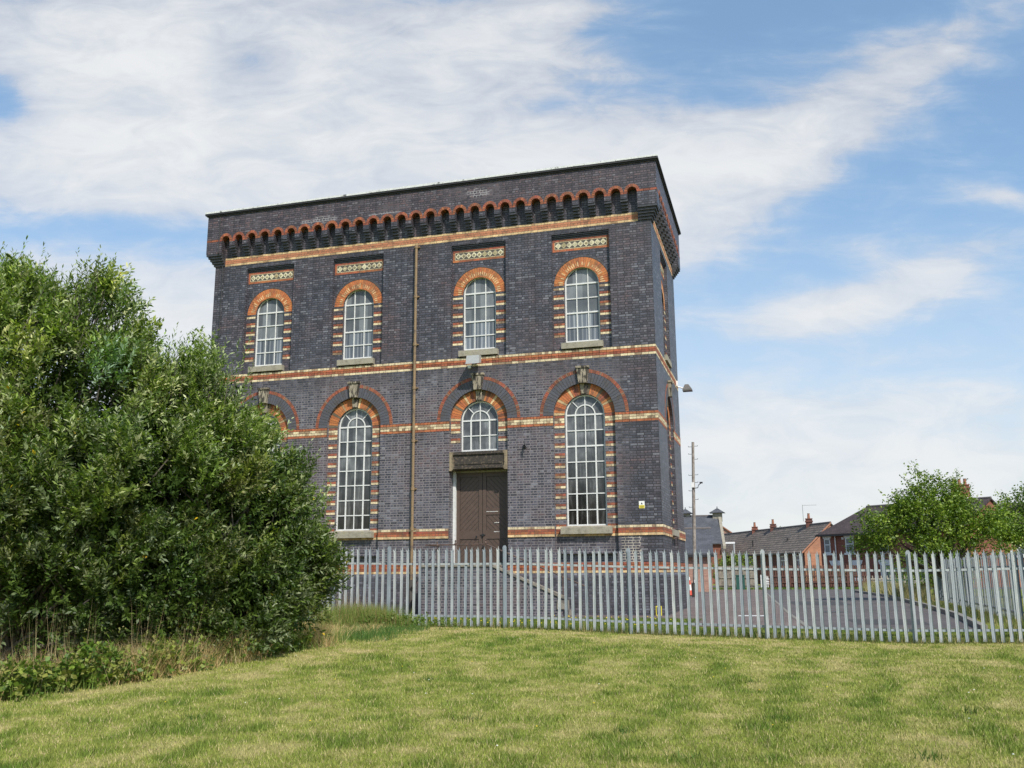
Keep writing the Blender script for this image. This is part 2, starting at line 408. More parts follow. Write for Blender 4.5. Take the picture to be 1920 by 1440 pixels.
def thing(name, loc, label, cat, group=None):
    o = bpy.data.objects.new(name, None); o.empty_display_size = .2
    COL.objects.link(o); o.location = loc
    return tag(o, label, cat, group)
def np_mesh(name, verts, faces, cols, mat, parent=None, nper=None):
    """fast mesh: verts (N,3), faces (M,k), cols (M,3)"""
    me = bpy.data.meshes.new(name)
    off = np.array(parent_loc(parent)) if parent else np.zeros(3)
    verts = (verts - off).astype(np.float32)
    k = faces.shape[1]
    me.vertices.add(len(verts)); me.vertices.foreach_set('co', verts.ravel())
    me.loops.add(faces.size); me.loops.foreach_set('vertex_index', faces.ravel().astype(np.int32))
    me.polygons.add(len(faces)); me.polygons.foreach_set('loop_start', np.arange(0, faces.size, k, dtype=np.int32))
    me.polygons.foreach_set('loop_total', np.full(len(faces), k, dtype=np.int32))
    me.update(calc_edges=True)
    if cols is not None:
        ca = me.color_attributes.new('col', 'FLOAT_COLOR', 'CORNER')
        c4 = np.ones((len(faces), k, 4), np.float32); c4[:, :, :3] = cols[:, None, :]
        ca.data.foreach_set('color', c4.ravel())
    me.materials.append(mat); me.validate()
    o = bpy.data.objects.new(name, me); COL.objects.link(o)
    if parent: o.parent = parent
    return o

# ------------------------------------------------------------------ colours of special bricks
def RED():
    k = random.uniform(.75, 1.2); return (.40 * k, .125 * k * random.uniform(.85, 1.15), .050 * k)
def REDD():
    k = random.uniform(.6, 1.15); return (.33 * k, .095 * k * random.uniform(.85, 1.2), .050 * k)
def ORG():
    k = random.uniform(.8, 1.12); return (.50 * k, .165 * k * random.uniform(.88, 1.12), .052 * k)
def CRM():
    k = random.uniform(.85, 1.1); return random.choice([(.72 * k, .60 * k, .38 * k)] * 5 + [(.42 * k, .30 * k, .18 * k), (.30, .21, .13)])
def CRMY():
    k = random.uniform(.8, 1.12); return random.choice([(.68 * k, .48 * k, .25 * k)] * 5 + [(.42, .26, .13)])
def TOPR():
    k = random.uniform(.9, 1.1); return (.46 * k, .185 * k, .095 * k)
def BLU():
    k = random.uniform(.7, 1.25); return (.068 * k, .07 * k, .087 * k)
MORT = (.14, .12, .10)

# ------------------------------------------------------------------ the tower
W, Dp = 16.70, 6.72
BZ = .27
bld = thing('brick_water_tower', (-W / 2, Dp / 2, BZ), 'tall dark blue brick water tower with red and cream bands and arched white windows', 'building')
def FR(u, d, z): return (u, -d, z)          # front face
def RI(u, d, z): return (d, u, z)           # right face
def LE(u, d, z): return (-W - d, u, z)
def BA(u, d, z): return (u, Dp + d, z)
UP = [-2.43, -6.07, -10.69, -14.31]
SIDE = Dp / 2
D1 = -.12      # recessed bay panel
DW = -.24      # window plane
def arch(uc, hw, z0, zs, n=20):
    p = [(uc - hw, z0), (uc - hw, zs)]
    p += [(uc - hw * math.cos(PI * i / n), zs + hw * math.sin(PI * i / n)) for i in range(1, n)]
    return p + [(uc + hw, zs), (uc + hw, z0)]
def rect(u0, u1, z0, z1): return [(u0, z0), (u0, z1), (u1, z1), (u1, z0)]
def holed(mb, T, outer, holes, d, col=(1, 1, 1)):
    polys = [[Vector((u, z, 0)) for u, z in outer]] + [[Vector((u, z, 0)) for u, z in h] for h in holes]
    flat = [p for pl in polys for p in pl]
    tri = tessellate_polygon(polys)
    mb.add([T(p.x, d, p.y) for p in flat], [tuple(t) for t in tri], col)
def reveal(mb, T, pts, d0, d1, closed=True, col=(1, 1, 1)):
    n = len(pts); vs = [T(u, d0, z) for u, z in pts] + [T(u, d1, z) for u, z in pts]
    mb.add(vs, [(i, (i + 1) % n, n + (i + 1) % n, n + i) for i in range(n if closed else n - 1)], col)

ZT = 15.16                      # top of parapet brickwork
U_P = (8.86, 12.97)             # upper panel
PH = 1.0                        # half width of upper panel
U_B, U_S, U_R = 9.16, 11.20, .60
L_B, L_S, L_R = 3.05, 6.68, .665
AH = 1.03                       # lower recess half width
ZPL = 1.55                      # top of plinth
wall = MB()
fh = []
for i, xc in enumerate(UP):
    fh.append(rect(xc - PH, xc + PH, *U_P))
    if i == 1: fh.append(arch(xc, AH, 1.86, L_S))
    else:
        fh.append(arch(xc, AH, 2.22, L_S)); fh.append(rect(xc - AH + .05, xc + AH - .05, 1.92, 2.17))
holed(wall, FR, rect(-W, 0, ZPL, 14.5), fh, 0)
sh = [rect(SIDE - PH, SIDE + PH, *U_P), arch(SIDE, AH, 2.22, L_S)]
holed(wall, RI, rect(0, Dp, ZPL, 14.5), sh, 0)
holed(wall, LE, rect(0, Dp, ZPL, 14.5), [], 0)
holed(wall, BA, rect(-W, 0, ZPL, 14.5), [], 0)
def bay(T, xc, door=False):
    reveal(wall, T, rect(xc - PH, xc + PH, *U_P), 0, D1)
    holed(wall, T, rect(xc - PH, xc + PH, *U_P), [arch(xc, U_R, U_B - .03, U_S)], D1)
    reveal(wall, T, arch(xc, U_R, U_B - .03, U_S), D1, D1 - .25)
    if not door:
        a = arch(xc, AH, 2.22, L_S)
        reveal(wall, T, a, 0, D1)
        holed(wall, T, a, [arch(xc, L_R, L_B - .03, L_S)], D1)
        reveal(wall, T, arch(xc, L_R, L_B - .03, L_S), D1, D1 - .25)
    else:
        a = arch(xc, AH, 1.86, L_S)
        reveal(wall, T, a, 0, D1)
        up = [(xc - AH, 5.0)] + a[1:-1] + [(xc + AH, 5.0)]
        holed(wall, T, up, [arch(xc, L_R, 5.60, L_S)], D1)
        reveal(wall, T, arch(xc, L_R, 5.60, L_S), D1, D1 - .25)
        # door opening reveal
        reveal(wall, T, [(xc - AH + .002, 1.86), (xc - AH + .002, 5.0)], D1, -.56, closed=False)
        reveal(wall, T, [(xc + AH - .002, 5.0), (xc + AH - .002, 1.86)], D1, -.56, closed=False)
for i, xc in enumerate(UP): bay(FR, xc, i == 1)
bay(RI, SIDE)
for i, xc in enumerate(UP):
    if i != 1:
        reveal(wall, FR, rect(xc - AH + .05, xc + AH - .05, 1.92, 2.17), 0, -.2)
        holed(wall, FR, rect(xc - AH + .05, xc + AH - .05, 1.92, 2.17), [], -.2)
wall.build('wall', M['blue'], bld)
# plinth
pl = MB(); P = .07
for T, a, b in ((FR, -W - P, P), (RI, -P, Dp + P), (LE, -P, Dp + P), (BA, -W - P, P)):
    holed(pl, T, rect(a, b, BZ - .2, ZPL - .07), [], P)
    pl.add([T(a, P, ZPL - .07), T(b, P, ZPL - .07), T(b - P, 0, ZPL), T(a + P, 0, ZPL)], [(0, 1, 2, 3)])
pl.build('plinth', M['blue'], bld)

# coloured brick strips -------------------------------------------------------
def strip(mb, T, u0, u1, z0, rows, d=.004, back=True, bl=.232, g=.010, skip=(), dep=.02):
    h = CH
    if back: 
        z1 = z0 + h * len(rows)
        segs = [(u0, u1)]
        for a, b in skip:
            segs = [q for s0, s1 in segs for q in ((s0, min(s1, a)), (max(s0, b), s1)) if q[1] - q[0] > .01]
        for a, b in segs: mb.box(a, b, d - dep, d - .005, z0, z1, MORT, T)
    else: segs = [(u0, u1)]
    for r, cf in enumerate(rows):
        if cf is None: continue
        L_ = bl if r % 2 == 0 else bl / 2
        for a, b in segs:
            n = max(1, round((b - a) / L_)); w = (b - a) / n
            for k in range(n):
                x0 = a + k * w + g / 2; x1 = a + (k + 1) * w - g / 2
                dd = d + random.uniform(-.0015, .0015)
                mb.box(x0, x1, d - .012, dd, z0 + r * h + g / 2, z0 + (r + 1) * h - g / 2, cf(), T)
def pieces(u0, u1, skip):
    segs = [(u0, u1)]
    for a, b in skip: segs = [q for s0, s1 in segs for q in ((s0, min(s1, a)), (max(s0, b), s1)) if q[1] - q[0] > .01]
    return segs
def face_strips(name, z0, rows, d, skF=(), skS=(), corner=True):
    e = d if corner else 0
    fp = pieces(-W - e, e, skF); spc = pieces(0, Dp + e, skS)
    for k, (a, b) in enumerate(fp):
        mb = MB(); strip(mb, FR, a, b, z0, rows, d, dep=.02 + d)
        if k == 0 or b >= e - .001:
            pass
        if b >= e - .001: strip(mb, RI, *spc[0], z0, rows, d, dep=.02 + d)
        mb.build(name, M['cb'], bld)
    for a, b in spc[1:]:
        mb = MB(); strip(mb, RI, a, b, z0, rows, d, dep=.02 + d); mb.build(name, M['cb'], bld)
skA = [(x - AH, x + AH) for x in UP]; skAs = [(SIDE - AH, SIDE + AH)]
face_strips('brick_band', 1.565, [CRMY, REDD, RED, REDD], .005, skF=[(-7.5, -5.06)])
lowskip = [(x - AH, x + AH) for x in UP]
face_strips('brick_band', 2.715, [CRMY, RED, REDD, CRM], .032, skF=lowskip, skS=skAs)
face_strips('brick_band', 6.335, [RED, CRM, CRM, RED], .005, skF=skA, skS=skAs)
face_strips('brick_band', 8.525, [CRM, REDD, RED, CRM], .005)
mb = MB()
strip(mb, FR, -W + .42, -.42, 13.135, [CRMY, TOPR, TOPR, CRMY], .006)
mb.build('brick_band', M['cb'], bld)
mb = MB(); strip(mb, RI, .42, Dp - .42, 13.135, [CRMY, TOPR, TOPR, CRMY], .006); mb.build('brick_band', M['cb'], bld)

def ring(mb, T, uc, zc, r0, r1, n, d0, d1, cf, a0=0, a1=PI, gap=.009, back=True):
    da = (a1 - a0) / n
    for k in range(n):
        A = a0 + k * da; B = A + da
        g0 = gap / 2 / r0; g1 = gap / 2 / r1
        pts = [(uc + r0 * math.cos(A + g0), zc + r0 * math.sin(A + g0)), (uc + r1 * math.cos(A + g1), zc + r1 * math.sin(A + g1)),
               (uc + r1 * math.cos(B - g1), zc + r1 * math.sin(B - g1)), (uc + r0 * math.cos(B - g0), zc + r0 * math.sin(B - g0))]
        mb.prism(pts, d0, d1 + random.uniform(-.001, .001), T, cf(k) if cf.__code__.co_argcount else cf())
    if back:
        m = max(n, 24); q = (a1 - a0) / m
        for k in range(m):
            A = a0 + k * q; B = A + q
            mb.add([T(uc + r * math.cos(t), d1 - .006, zc + r * math.sin(t)) for r, t in ((r0 + .002, A), (r1 - .002, A), (r1 - .002, B), (r0 + .002, B))], [(0, 1, 2, 3)], MORT)

def upper_decor(T, xc, idx):
    mb = MB()     # orange arch
    def c1(k): return ORG()
    ring(mb, T, xc, U_S - .05, U_R + .0, U_R + .355, 32, D1, D1 + .008, c1)
    # cream headers scattered on the inner half of the arch
    for k in range(30):
        if random.random() < .85:
            A = PI * (k + .5) / 30; w = .034
            r0 = U_R + random.uniform(.04, .08); r1 = U_R + random.uniform(.16, .22)
            zc = U_S - .05
            pts = [(xc + r * math.cos(A + s * w / r), zc + r * math.sin(A + s * w / r)) for r, s in ((r0, -.5), (r1, -.5), (r1, .5), (r0, .5))]
            mb.prism(pts, D1, D1 + .011, T, CRMY())
    mb.build('arch', M['cb'], bld)
    mb = MB()     # blue label ring over it
    ring(mb, T, xc, U_S - .05, U_R + .365, U_R + .44, 26, D1, D1 + .014, BLU, a0=.42, a1=PI - .42)
    mb.build('hood_ring', M['cb'], bld)
    for s in (-1, 1):
        q = MB()      # quoins
        a, b = (xc - PH + .02, xc - U_R - .005) if s < 0 else (xc + U_R + .005, xc + PH - .02)
        z = U_S - .12 - CH
        k = 0
        while z > 9.3:
            if k % 4 == 0: strip(q, T, a, b, z, [CRM], D1 + .005, bl=.18)
            if k % 4 == 3: strip(q, T, a, b, z, [REDD], D1 + .005, bl=.13)
            z -= CH; k += 1
        q.build('quoins', M['cb'], bld)
    # corbelled head of the panel
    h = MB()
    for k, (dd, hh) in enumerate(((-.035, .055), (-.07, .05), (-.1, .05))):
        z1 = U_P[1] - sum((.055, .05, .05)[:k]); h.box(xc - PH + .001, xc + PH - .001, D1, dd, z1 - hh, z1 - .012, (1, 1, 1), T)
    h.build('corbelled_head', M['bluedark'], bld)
    # diaper panel
    dp = MB(); z0, z1 = 12.37, 12.81
    strip(dp, T, xc - PH + .01, xc + PH - .01, z0, [RED], D1 + .006, bl=.24)
    strip(dp, T, xc - PH + .01, xc + PH - .01, z1 - CH, [REDD], D1 + .006, bl=.24)
    for s in (-1, 1):
        e = xc + s * (PH - .05); dp.box(e - .035, e + .035, D1, D1 + .006, z0 + CH, z1 - CH, RED(), T)
    a, b, c, d_ = xc - PH + .09, xc + PH - .09, z0 + CH, z1 - CH
    dp.box(a, b, D1, D1 + .004, c, d_, (.085, .08, .072), T)
    for q0, q1, q2, q3 in ((a, b, c, c + .016), (a, b, d_ - .016, d_), (a, a + .016, c, d_), (b - .016, b, c, d_)):
        dp.box(q0, q1, D1, D1 + .011, q2, q3, (.7, .58, .36), T)
    nn = 9; pw = (b - a - .06) / nn; zc = (c + d_) / 2
    for k in range(nn):
        uc = a + .03 + pw * (k + .5); h_ = .112
        dp.prism([(uc - h_, zc), (uc, zc + h_), (uc + h_, zc), (uc, zc - h_)], D1, D1 + .012, T, random.choice([(.66, .60, .42)] * 3 + [(.42, .36, .22)]))
        g_ = .052
        dp.prism([(uc - g_, zc), (uc, zc + g_), (uc + g_, zc), (uc, zc - g_)], D1, D1 + .018, T, random.choice([(.36, .32, .18), (.24, .22, .13), (.55, .5, .33), (.3, .24, .12)]))
    dp.build('diamond_panel', M['cb'], bld)
    s_ = MB(); s_.box(xc - .70, xc + .70, DW - .05, .07, 8.90, 9.10, T=T)
    s_.add([T(xc - .70, .07, 9.10), T(xc + .70, .07, 9.10), T(xc + .60, DW, 9.16), T(xc - .60, DW, 9.16)], [(0, 1, 2, 3)])
    s_.build('sill', M['sill'], bld)

def lower_decor(T, xc, door=False):
    kw = .235
    mb = MB()   # outer red header ring, flush with wall
    r0, r1 = 1.375, 1.485
    ak = math.asin(.21 / r1)
    ring(mb, T, xc, L_S, r0, r1, 32, 0, .010, lambda: REDD() if random.random() < .85 else (.26, .15, .10), 0, PI / 2 - ak)
    mb.build('arch_ring', M['cb'], bld); mb = MB()
    ring(mb, T, xc, L_S, r0, r1, 32, 0, .010, lambda: REDD() if random.random() < .85 else (.26, .15, .10), PI / 2 + ak, PI)
    mb.build('arch_ring', M['cb'], bld)
    mb = MB()   # blue voussoirs
    def bl():
        k = random.uniform(.9, 1.1); return (.080 * k, .083 * k, .101 * k)
    ak = math.asin(.19 / 1.3)
    ring(mb, T, xc, L_S, AH + .0, r0 - .006, 17, -.1, .006, bl, 0, PI / 2 - ak, gap=.008)
    mb.build('arch', M['cb'], bld); mb = MB()
    ring(mb, T, xc, L_S, AH + .0, r0 - .006, 17, -.1, .006, bl, PI / 2 + ak, PI, gap=.008)
    mb.build('arch', M['cb'], bld)
    mb = MB()   # inner red and cream order
    def inn(k): return (CRMY() if random.random() < .55 else (.16, .12, .075)) if k % 5 in (4,) else (ORG() if random.random() < .8 else REDD())
    ak = math.asin(.12 / .85)
    ring(mb, T, xc, L_S, L_R + .004, AH - .004, 15, D1, D1 + .012, inn, 0, PI / 2 - ak)
    mb.build('inner_arch', M['cb'], bld); mb = MB()
    ring(mb, T, xc, L_S, L_R + .004, AH - .004, 15, D1, D1 + .012, inn, PI / 2 + ak, PI)
    mb.build('inner_arch', M['cb'], bld)
    zb = 2.75 if not door else 5.7
    for s in (-1, 1):
        q = MB()
        a, b = (xc - AH + .01, xc - L_R - .01) if s < 0 else (xc + L_R + .01, xc + AH - .01)
        strip(q, T, a, b, 6.335, [RED, CRM, CRM, REDD], D1 + .006, bl=.2)
        z = 6.335 - CH; k = 0
        while z > zb:
            if k % 4 == 0: strip(q, T, a, b, z, [CRM], D1 + .006, bl=.2)
            if k % 4 == 3: strip(q, T, a, b, z, [REDD], D1 + .006, bl=.13)
            z -= CH; k += 1
        q.build('quoins', M['cb'], bld)
    q = MB()
    if not door:
        strip(q, T, xc - AH + .01, xc + AH - .01, 2.715, [CRMY, RED, REDD, CRM], D1 + .008)
        q.build('brick_band', M['cb'], bld)
    # keystone
    k_ = MB()
    k_.prism([(xc - .135, 7.70), (xc - .20, 8.20), (xc + .20, 8.20), (xc + .135, 7.70)], -.1, .10, T)
    k_.prism([(xc - .225, 8.20), (xc - .225, 8.27), (xc + .225, 8.27), (xc + .225, 8.20)], -.05, .13, T)
    k_.prism([(xc - .085, 7.37), (xc - .12, 7.72), (xc + .12, 7.72), (xc + .085, 7.37)], D1, D1 + .07, T, cap0=True)
    k_.build('keystone', M['stone'], bld)
    if not door:
        s_ = MB(); s_.box(xc - .83, xc + .83, DW - .05, .07, 2.79, 3.0, T=T)
        s_.add([T(xc - .83, .07, 3.0), T(xc + .83, .07, 3.0), T(xc + .7, DW, 3.06), T(xc - .7, DW, 3.06)], [(0, 1, 2, 3)])
        s_.build('sill', M['sill'], bld)
for i, xc in enumerate(UP): upper_decor(FR, xc, i); lower_decor(FR, xc, i == 1)
upper_decor(RI, SIDE, 9); lower_decor(RI, SIDE)

# windows ---------------------------------------------------------------------
def window(T, xc, hw, z0, zs, ncol, nrow, fan, glass, name='window'):
    fr = MB(); d0, d1 = DW - .03, DW + .03
    outer = arch(xc, hw, z0, zs, 28); inner = arch(xc, hw - .045, z0 + .05, zs, 28)
    n = len(outer)
    for i in range(n):
        j = (i + 1) % n
        a, b, c, d_ = outer[i], outer[j], inner[j], inner[i]
        fr.prism([a, b, c, d_], d0, d1, T)
    zrow = [z0 + (zs - z0) * k / nrow for k in range(1, nrow + 1)]
    for k, z in enumerate(zrow):
        t = .026 if k == nrow - 3 or k == nrow - 1 else .017
        fr.box(xc - hw + .02, xc + hw - .02, d0 + .006, d1 - .008, z - t, z + t, T=T)
    for k in range(1, ncol):
        u = xc - hw + 2 * hw * k / ncol
        if fan: zt = zs
        else: zt = zs + math.sqrt(max(0, (hw - .02) ** 2 - (u - xc) ** 2))
        if fan and k == ncol // 2: zt = zs + hw - .02
        w = .016 if not (fan and k != ncol // 2) else .024
        fr.box(u - w, u + w, d0 + .008, d1 - .010, z0 + .02, zt, T=T)
    if fan:
        r = hw / 2; m = 20
        for i in range(m):
            A, B = PI * i / m, PI * (i + 1) / m
            fr.prism([(xc + q * math.cos(t), zs + q * math.sin(t)) for q, t in ((r - .018, A), (r + .018, A), (r + .018, B), (r - .018, B))], d0 + .004, d1 - .009, T)
        for A in (R(47), R(133)):
            c, s = math.cos(A), math.sin(A); w = .014
            fr.prism([(xc + q * c + e * s, zs + q * s - e * c) for q, e in ((r, -w), (hw - .02, -w), (hw - .02, w), (r, w))], d0 + .005, d1 - .011, T)
    o = fr.build(name, M['white'], bld)
    g = MB(); p = arch(xc, hw - .01, z0 + .01, zs, 28)
    g.add([T(u, DW - .005, z) for u, z in p], [tuple(range(len(p)))])
    g.build('pane', glass, o)
    return o
for i, xc in enumerate(UP):
    window(FR, xc, U_R - .005, U_B, U_S, 3, 4, False, M['glass_up'])
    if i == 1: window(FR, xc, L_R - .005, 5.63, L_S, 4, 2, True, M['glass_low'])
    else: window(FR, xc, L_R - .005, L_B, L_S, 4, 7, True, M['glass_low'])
window(RI, SIDE, U_R - .005, U_B, U_S, 3, 4, False, M['glass_up'])
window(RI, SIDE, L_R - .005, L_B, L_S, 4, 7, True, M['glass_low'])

# lintel and door --------------------------------------------------------------
XD = UP[1]
lt = MB()
lt.box(XD - AH + .01, XD + AH - .01, -.56, -.03, 5.0, 5.60, T=FR)
for a, b, c, d_ in ((XD - AH + .01, XD + AH - .01, 5.02, 5.10), (XD - AH + .01, XD + AH - .01, 5.50, 5.60), (XD - AH + .01, XD - AH + .12, 5.10, 5.50), (XD + AH - .12, XD + AH - .01, 5.10, 5.50)):
    lt.box(a, b, -.03, .015, c, d_, T=FR)
for s in (-1, 1):
    lt.prism([(XD + s * (AH - .01), 5.02), (XD + s * (AH - .01), 4.96), (XD + s * (AH - .10), 4.96), (XD + s * (AH - .16), 5.02)], -.1, .04, FR, cap0=True)
lt.box(XD - AH + .2, XD + AH - .2, -.03, -.012, 5.17, 5.43, T=FR)
lt.build('lintel', M['lintel'], bld)
dfr = MB()
dfr.box(XD - AH + .005, XD - AH + .10, -.50, -.38, 1.86, 4.98, T=FR)
dfr.build('door_frame', M['white'], bld); dfr = MB()
dfr.box(XD + AH - .10, XD + AH - .005, -.50, -.38, 1.86, 4.98, T=FR)
dfr.build('door_frame', M['white'], bld)
hd = MB(); hd.box(XD - AH + .10, XD + AH - .10, -.55, -.42, 4.93, 4.995, T=FR); hd.build('door_head', M['sill'], bld)
dr = MB(); XM = XD
z0, z1 = 1.87, 4.93; DD = -.50
a, b = XD - AH + .10, XD + AH - .10
dr.box(a, b, DD - .06, DD, z0, z1, T=FR)
for s, (u0, u1) in ((0, (a, XM - .01)), (1, (XM + .01, b))):
    for q in ((u0, u0 + .12, z0, z1), (u1 - .12, u1, z0, z1)): dr.box(q[0], q[1], DD, DD + .024, q[2], q[3], T=FR)
    for q in ((u0 + .12, u1 - .12, z1 - .14, z1), (u0 + .12, u1 - .12, 2.70, 2.98), (u0 + .12, u1 - .12, z0, z0 + .2)): dr.box(q[0], q[1], DD, DD + .020, q[2], q[3], T=FR)
    if s == 1: dr.box(u0 + .12, u1 - .12, DD, DD + .020, 3.50, 3.72, T=FR)
door = dr.build('door', M['door'], bld)
gv = MB()
for s, (u0, u1) in ((0, (a + .12, XM - .13)), (1, (XM + .13, b - .12))):
    for (c, d_) in ((2.98, z1 - .14), (z0 + .2, 2.70)):
        w = u1 - u0; st = .17; k = -int(w / st) - 1
        while c + k * st < d_:
            # line z = zs + (u-u0) (left leaf), mirrored on the right leaf
            zs_ = c + k * st; p0 = max(0, c - zs_); p1 = min(w, d_ - zs_)
            if p1 - p0 > .03:
                f = (lambda p: u0 + p) if s == 0 else (lambda p: u1 - p)
                A_ = (f(p0), zs_ + p0); B_ = (f(p1), zs_ + p1); t = .006
                gv.prism([(A_[0], A_[1] - t), (B_[0], B_[1] - t), (B_[0], B_[1] + t), (A_[0], A_[1] + t)], DD, DD + .004, FR)
            k += 1
        for q in ((u0, u1, d_ - .012, d_), (u0, u0 + .01, c, d_), (u1 - .01, u1, c, d_)): gv.box(q[0], q[1], DD, DD + .005, q[2], q[3], T=FR)
gv.box(XM - .012, XM + .012, DD, DD + .006, z0, z1, T=FR)
gv.build('board_grooves', M['doordark'], door)
hn = MB()
for (u, z, r) in ((XM + .03, 2.83, .045), (XM - .2, 2.78, .03), (XM + .04, 2.45, .035), (XM + .06, 2.33, .03)):
    hn.tube([(u, -DD - .02, z), (u, -DD - .08, z)], [r * .6, r], 10)
hn.box(XM - .08, XM + .1, DD + .02, DD + .045, 2.815, 2.845, T=FR)
hn.build('handle', M['iron'], door)
fl = MB()
for u, z, w in ((XM + .42, 3.23, .16), (XM + .40, 2.93, .2)):
    for k in range(6): fl.box(u + k * w / 6, u + k * w / 6 + random.uniform(.012, .028), DD, DD + .024, z + random.uniform(-.012, .0), z + random.uniform(.008, .02), T=FR)
fl.box(XM + .14, XM + .55, DD, DD + .0235, 3.60, 3.612, T=FR)
fl.build('paint_flakes', M['signwhite'], door)

# corbel table and parapet -------------------------------------------------------
PD = .27
def corbel_side(T, u0, u1, first, last, n, name_parent):
    """T face; holes centred first..last"""
    pitch = (last - first) / (n - 1); hw = .165; sp_z = 14.115; legz = 13.87
    pa = MB()
    pts = [(u0 - PD, ZT), (u0 - PD, 13.60), (first - hw, 13.60)]
    for k in range(n):
        c = first + k * pitch
        if k > 0: pts += [(c - hw, legz)]
        pts += [(c - hw * math.cos(PI * i / 10), sp_z + hw * math.sin(PI * i / 10)) for i in range(0, 11)]
        if k < n - 1: pts += [(c + hw, legz)]
    pts += [(last + hw, 13.60), (u1 + PD, 13.60), (u1 + PD, ZT)]
    holed(pa, T, pts, [], PD)
    reveal(pa, T, pts[1:-1], PD, 0, closed=False)
    pa.build('parapet', M['blue'], bld)
    hw2 = (pitch - 2 * hw) / 2
    zz = [13.87, 13.775, 13.68, 13.585, 13.50]
    for k in range(n - 1):
        c = first + (k + .5) * pitch
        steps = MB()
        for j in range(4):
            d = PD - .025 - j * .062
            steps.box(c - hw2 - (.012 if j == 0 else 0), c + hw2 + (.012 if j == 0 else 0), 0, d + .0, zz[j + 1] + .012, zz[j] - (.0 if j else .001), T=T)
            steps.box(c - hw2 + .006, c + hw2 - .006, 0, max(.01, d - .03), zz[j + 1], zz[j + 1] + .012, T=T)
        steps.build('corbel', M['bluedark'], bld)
    rg = MB()
    for k in range(n):
        c = first + k * pitch
        ring(rg, T, c, sp_z, hw - .004, hw + .098, 9, .03, PD + .008, lambda: REDD() if random.random() < .8 else RED(), gap=.010)
        if k < n - 1: strip(rg, T, c + hw + .002, c + pitch - hw - .002, sp_z - CH, [REDD], PD + .005, bl=.11, dep=.01)
    strip(rg, T, u0 - PD, first - hw, sp_z - .04, [REDD], PD + .005, bl=.24, dep=.01)
    strip(rg, T, last + hw, u1 + PD, sp_z - .04, [REDD], PD + .005, bl=.24, dep=.01)
    rg.build('corbel_arches', M['cb'], bld)
corbel_side(FR, -W, 0, -16.14, -.56, 29, bld)
corbel_side(RI, 0, Dp, .56, Dp - .56, 11, bld)
# plain back and left parapet
pb = MB()
for T, a, b in ((LE, 0, Dp), (BA, -W, 0)):
    holed(pb, T, rect(a - PD, b + PD, 13.6, ZT), [], PD); reveal(pb, T, [(a - PD, 13.6), (b + PD, 13.6)], PD, 0, closed=False)
pb.build('parapet', M['blue'], bld)
# stepped corbels under the four corners
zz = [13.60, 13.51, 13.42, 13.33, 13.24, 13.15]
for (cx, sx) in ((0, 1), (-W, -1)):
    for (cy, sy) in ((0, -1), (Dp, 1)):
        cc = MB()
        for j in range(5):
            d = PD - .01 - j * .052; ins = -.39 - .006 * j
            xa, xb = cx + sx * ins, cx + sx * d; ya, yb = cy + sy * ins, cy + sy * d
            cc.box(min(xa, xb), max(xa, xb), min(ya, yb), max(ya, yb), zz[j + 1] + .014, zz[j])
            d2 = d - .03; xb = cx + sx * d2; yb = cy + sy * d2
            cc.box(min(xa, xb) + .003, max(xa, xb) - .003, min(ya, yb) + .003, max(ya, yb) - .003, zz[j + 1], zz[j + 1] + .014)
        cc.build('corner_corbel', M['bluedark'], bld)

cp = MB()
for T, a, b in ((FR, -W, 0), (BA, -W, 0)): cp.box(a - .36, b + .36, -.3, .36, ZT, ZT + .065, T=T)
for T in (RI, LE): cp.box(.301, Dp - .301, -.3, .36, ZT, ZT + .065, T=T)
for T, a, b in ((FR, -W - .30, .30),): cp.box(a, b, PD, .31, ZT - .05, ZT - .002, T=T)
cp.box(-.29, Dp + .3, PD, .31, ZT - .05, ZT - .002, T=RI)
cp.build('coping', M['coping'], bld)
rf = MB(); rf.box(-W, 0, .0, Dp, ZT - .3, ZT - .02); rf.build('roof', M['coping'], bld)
fm = MB()
x = -W - .36
while x < .33:
    w = random.uniform(.5, 1.1); x2 = min(x + w, .35); h = random.uniform(.045, .075)
    fm.box(x, x2 - .012, .12, .368 + random.uniform(-.004, .008), ZT + .066, ZT + .075 + h, T=FR)
    fm.box(x2 - .012, x2 - .0, .16, .35, ZT + .066, ZT + .074 + h, T=FR)
    x = x2
fm.build('roof_flashing', M['flash'], bld)

# pipes -----------------------------------------------------------------------------
pp = MB(); px = -8.37
pp.tube([(px, -.11, 1.35), (px, -.11, 13.1)], .048, 10)
for z in (13.05, 11.2, 9.45, 7.9, 6.05, 4.4, 3.05): pp.tube([(px, -.11, z - .06), (px, -.11, z + .06)], .064, 10); pp.box(px - .11, px + .11, 0, .06, z - .02, z + .02, T=FR)
pp.build('downpipe', M['pipe'], bld)
pp = MB(); pp.tube([(px, -.13, .3), (px, -.13, 1.36)], .062, 10); pp.tube([(px, -.13, 1.1), (px, -.13, 1.38)], .085, 10); pp.build('downpipe_shoe', M['pipedark'], bld)
pp = MB(); pp.tube([(-16.42, -.3, ZT - .1), (-16.42, -.3, 13.62), (-16.36, -.04, 13.2), (-16.36, -.03, 9.0)], .018, 6); pp.build('cable', M['iron'], bld)

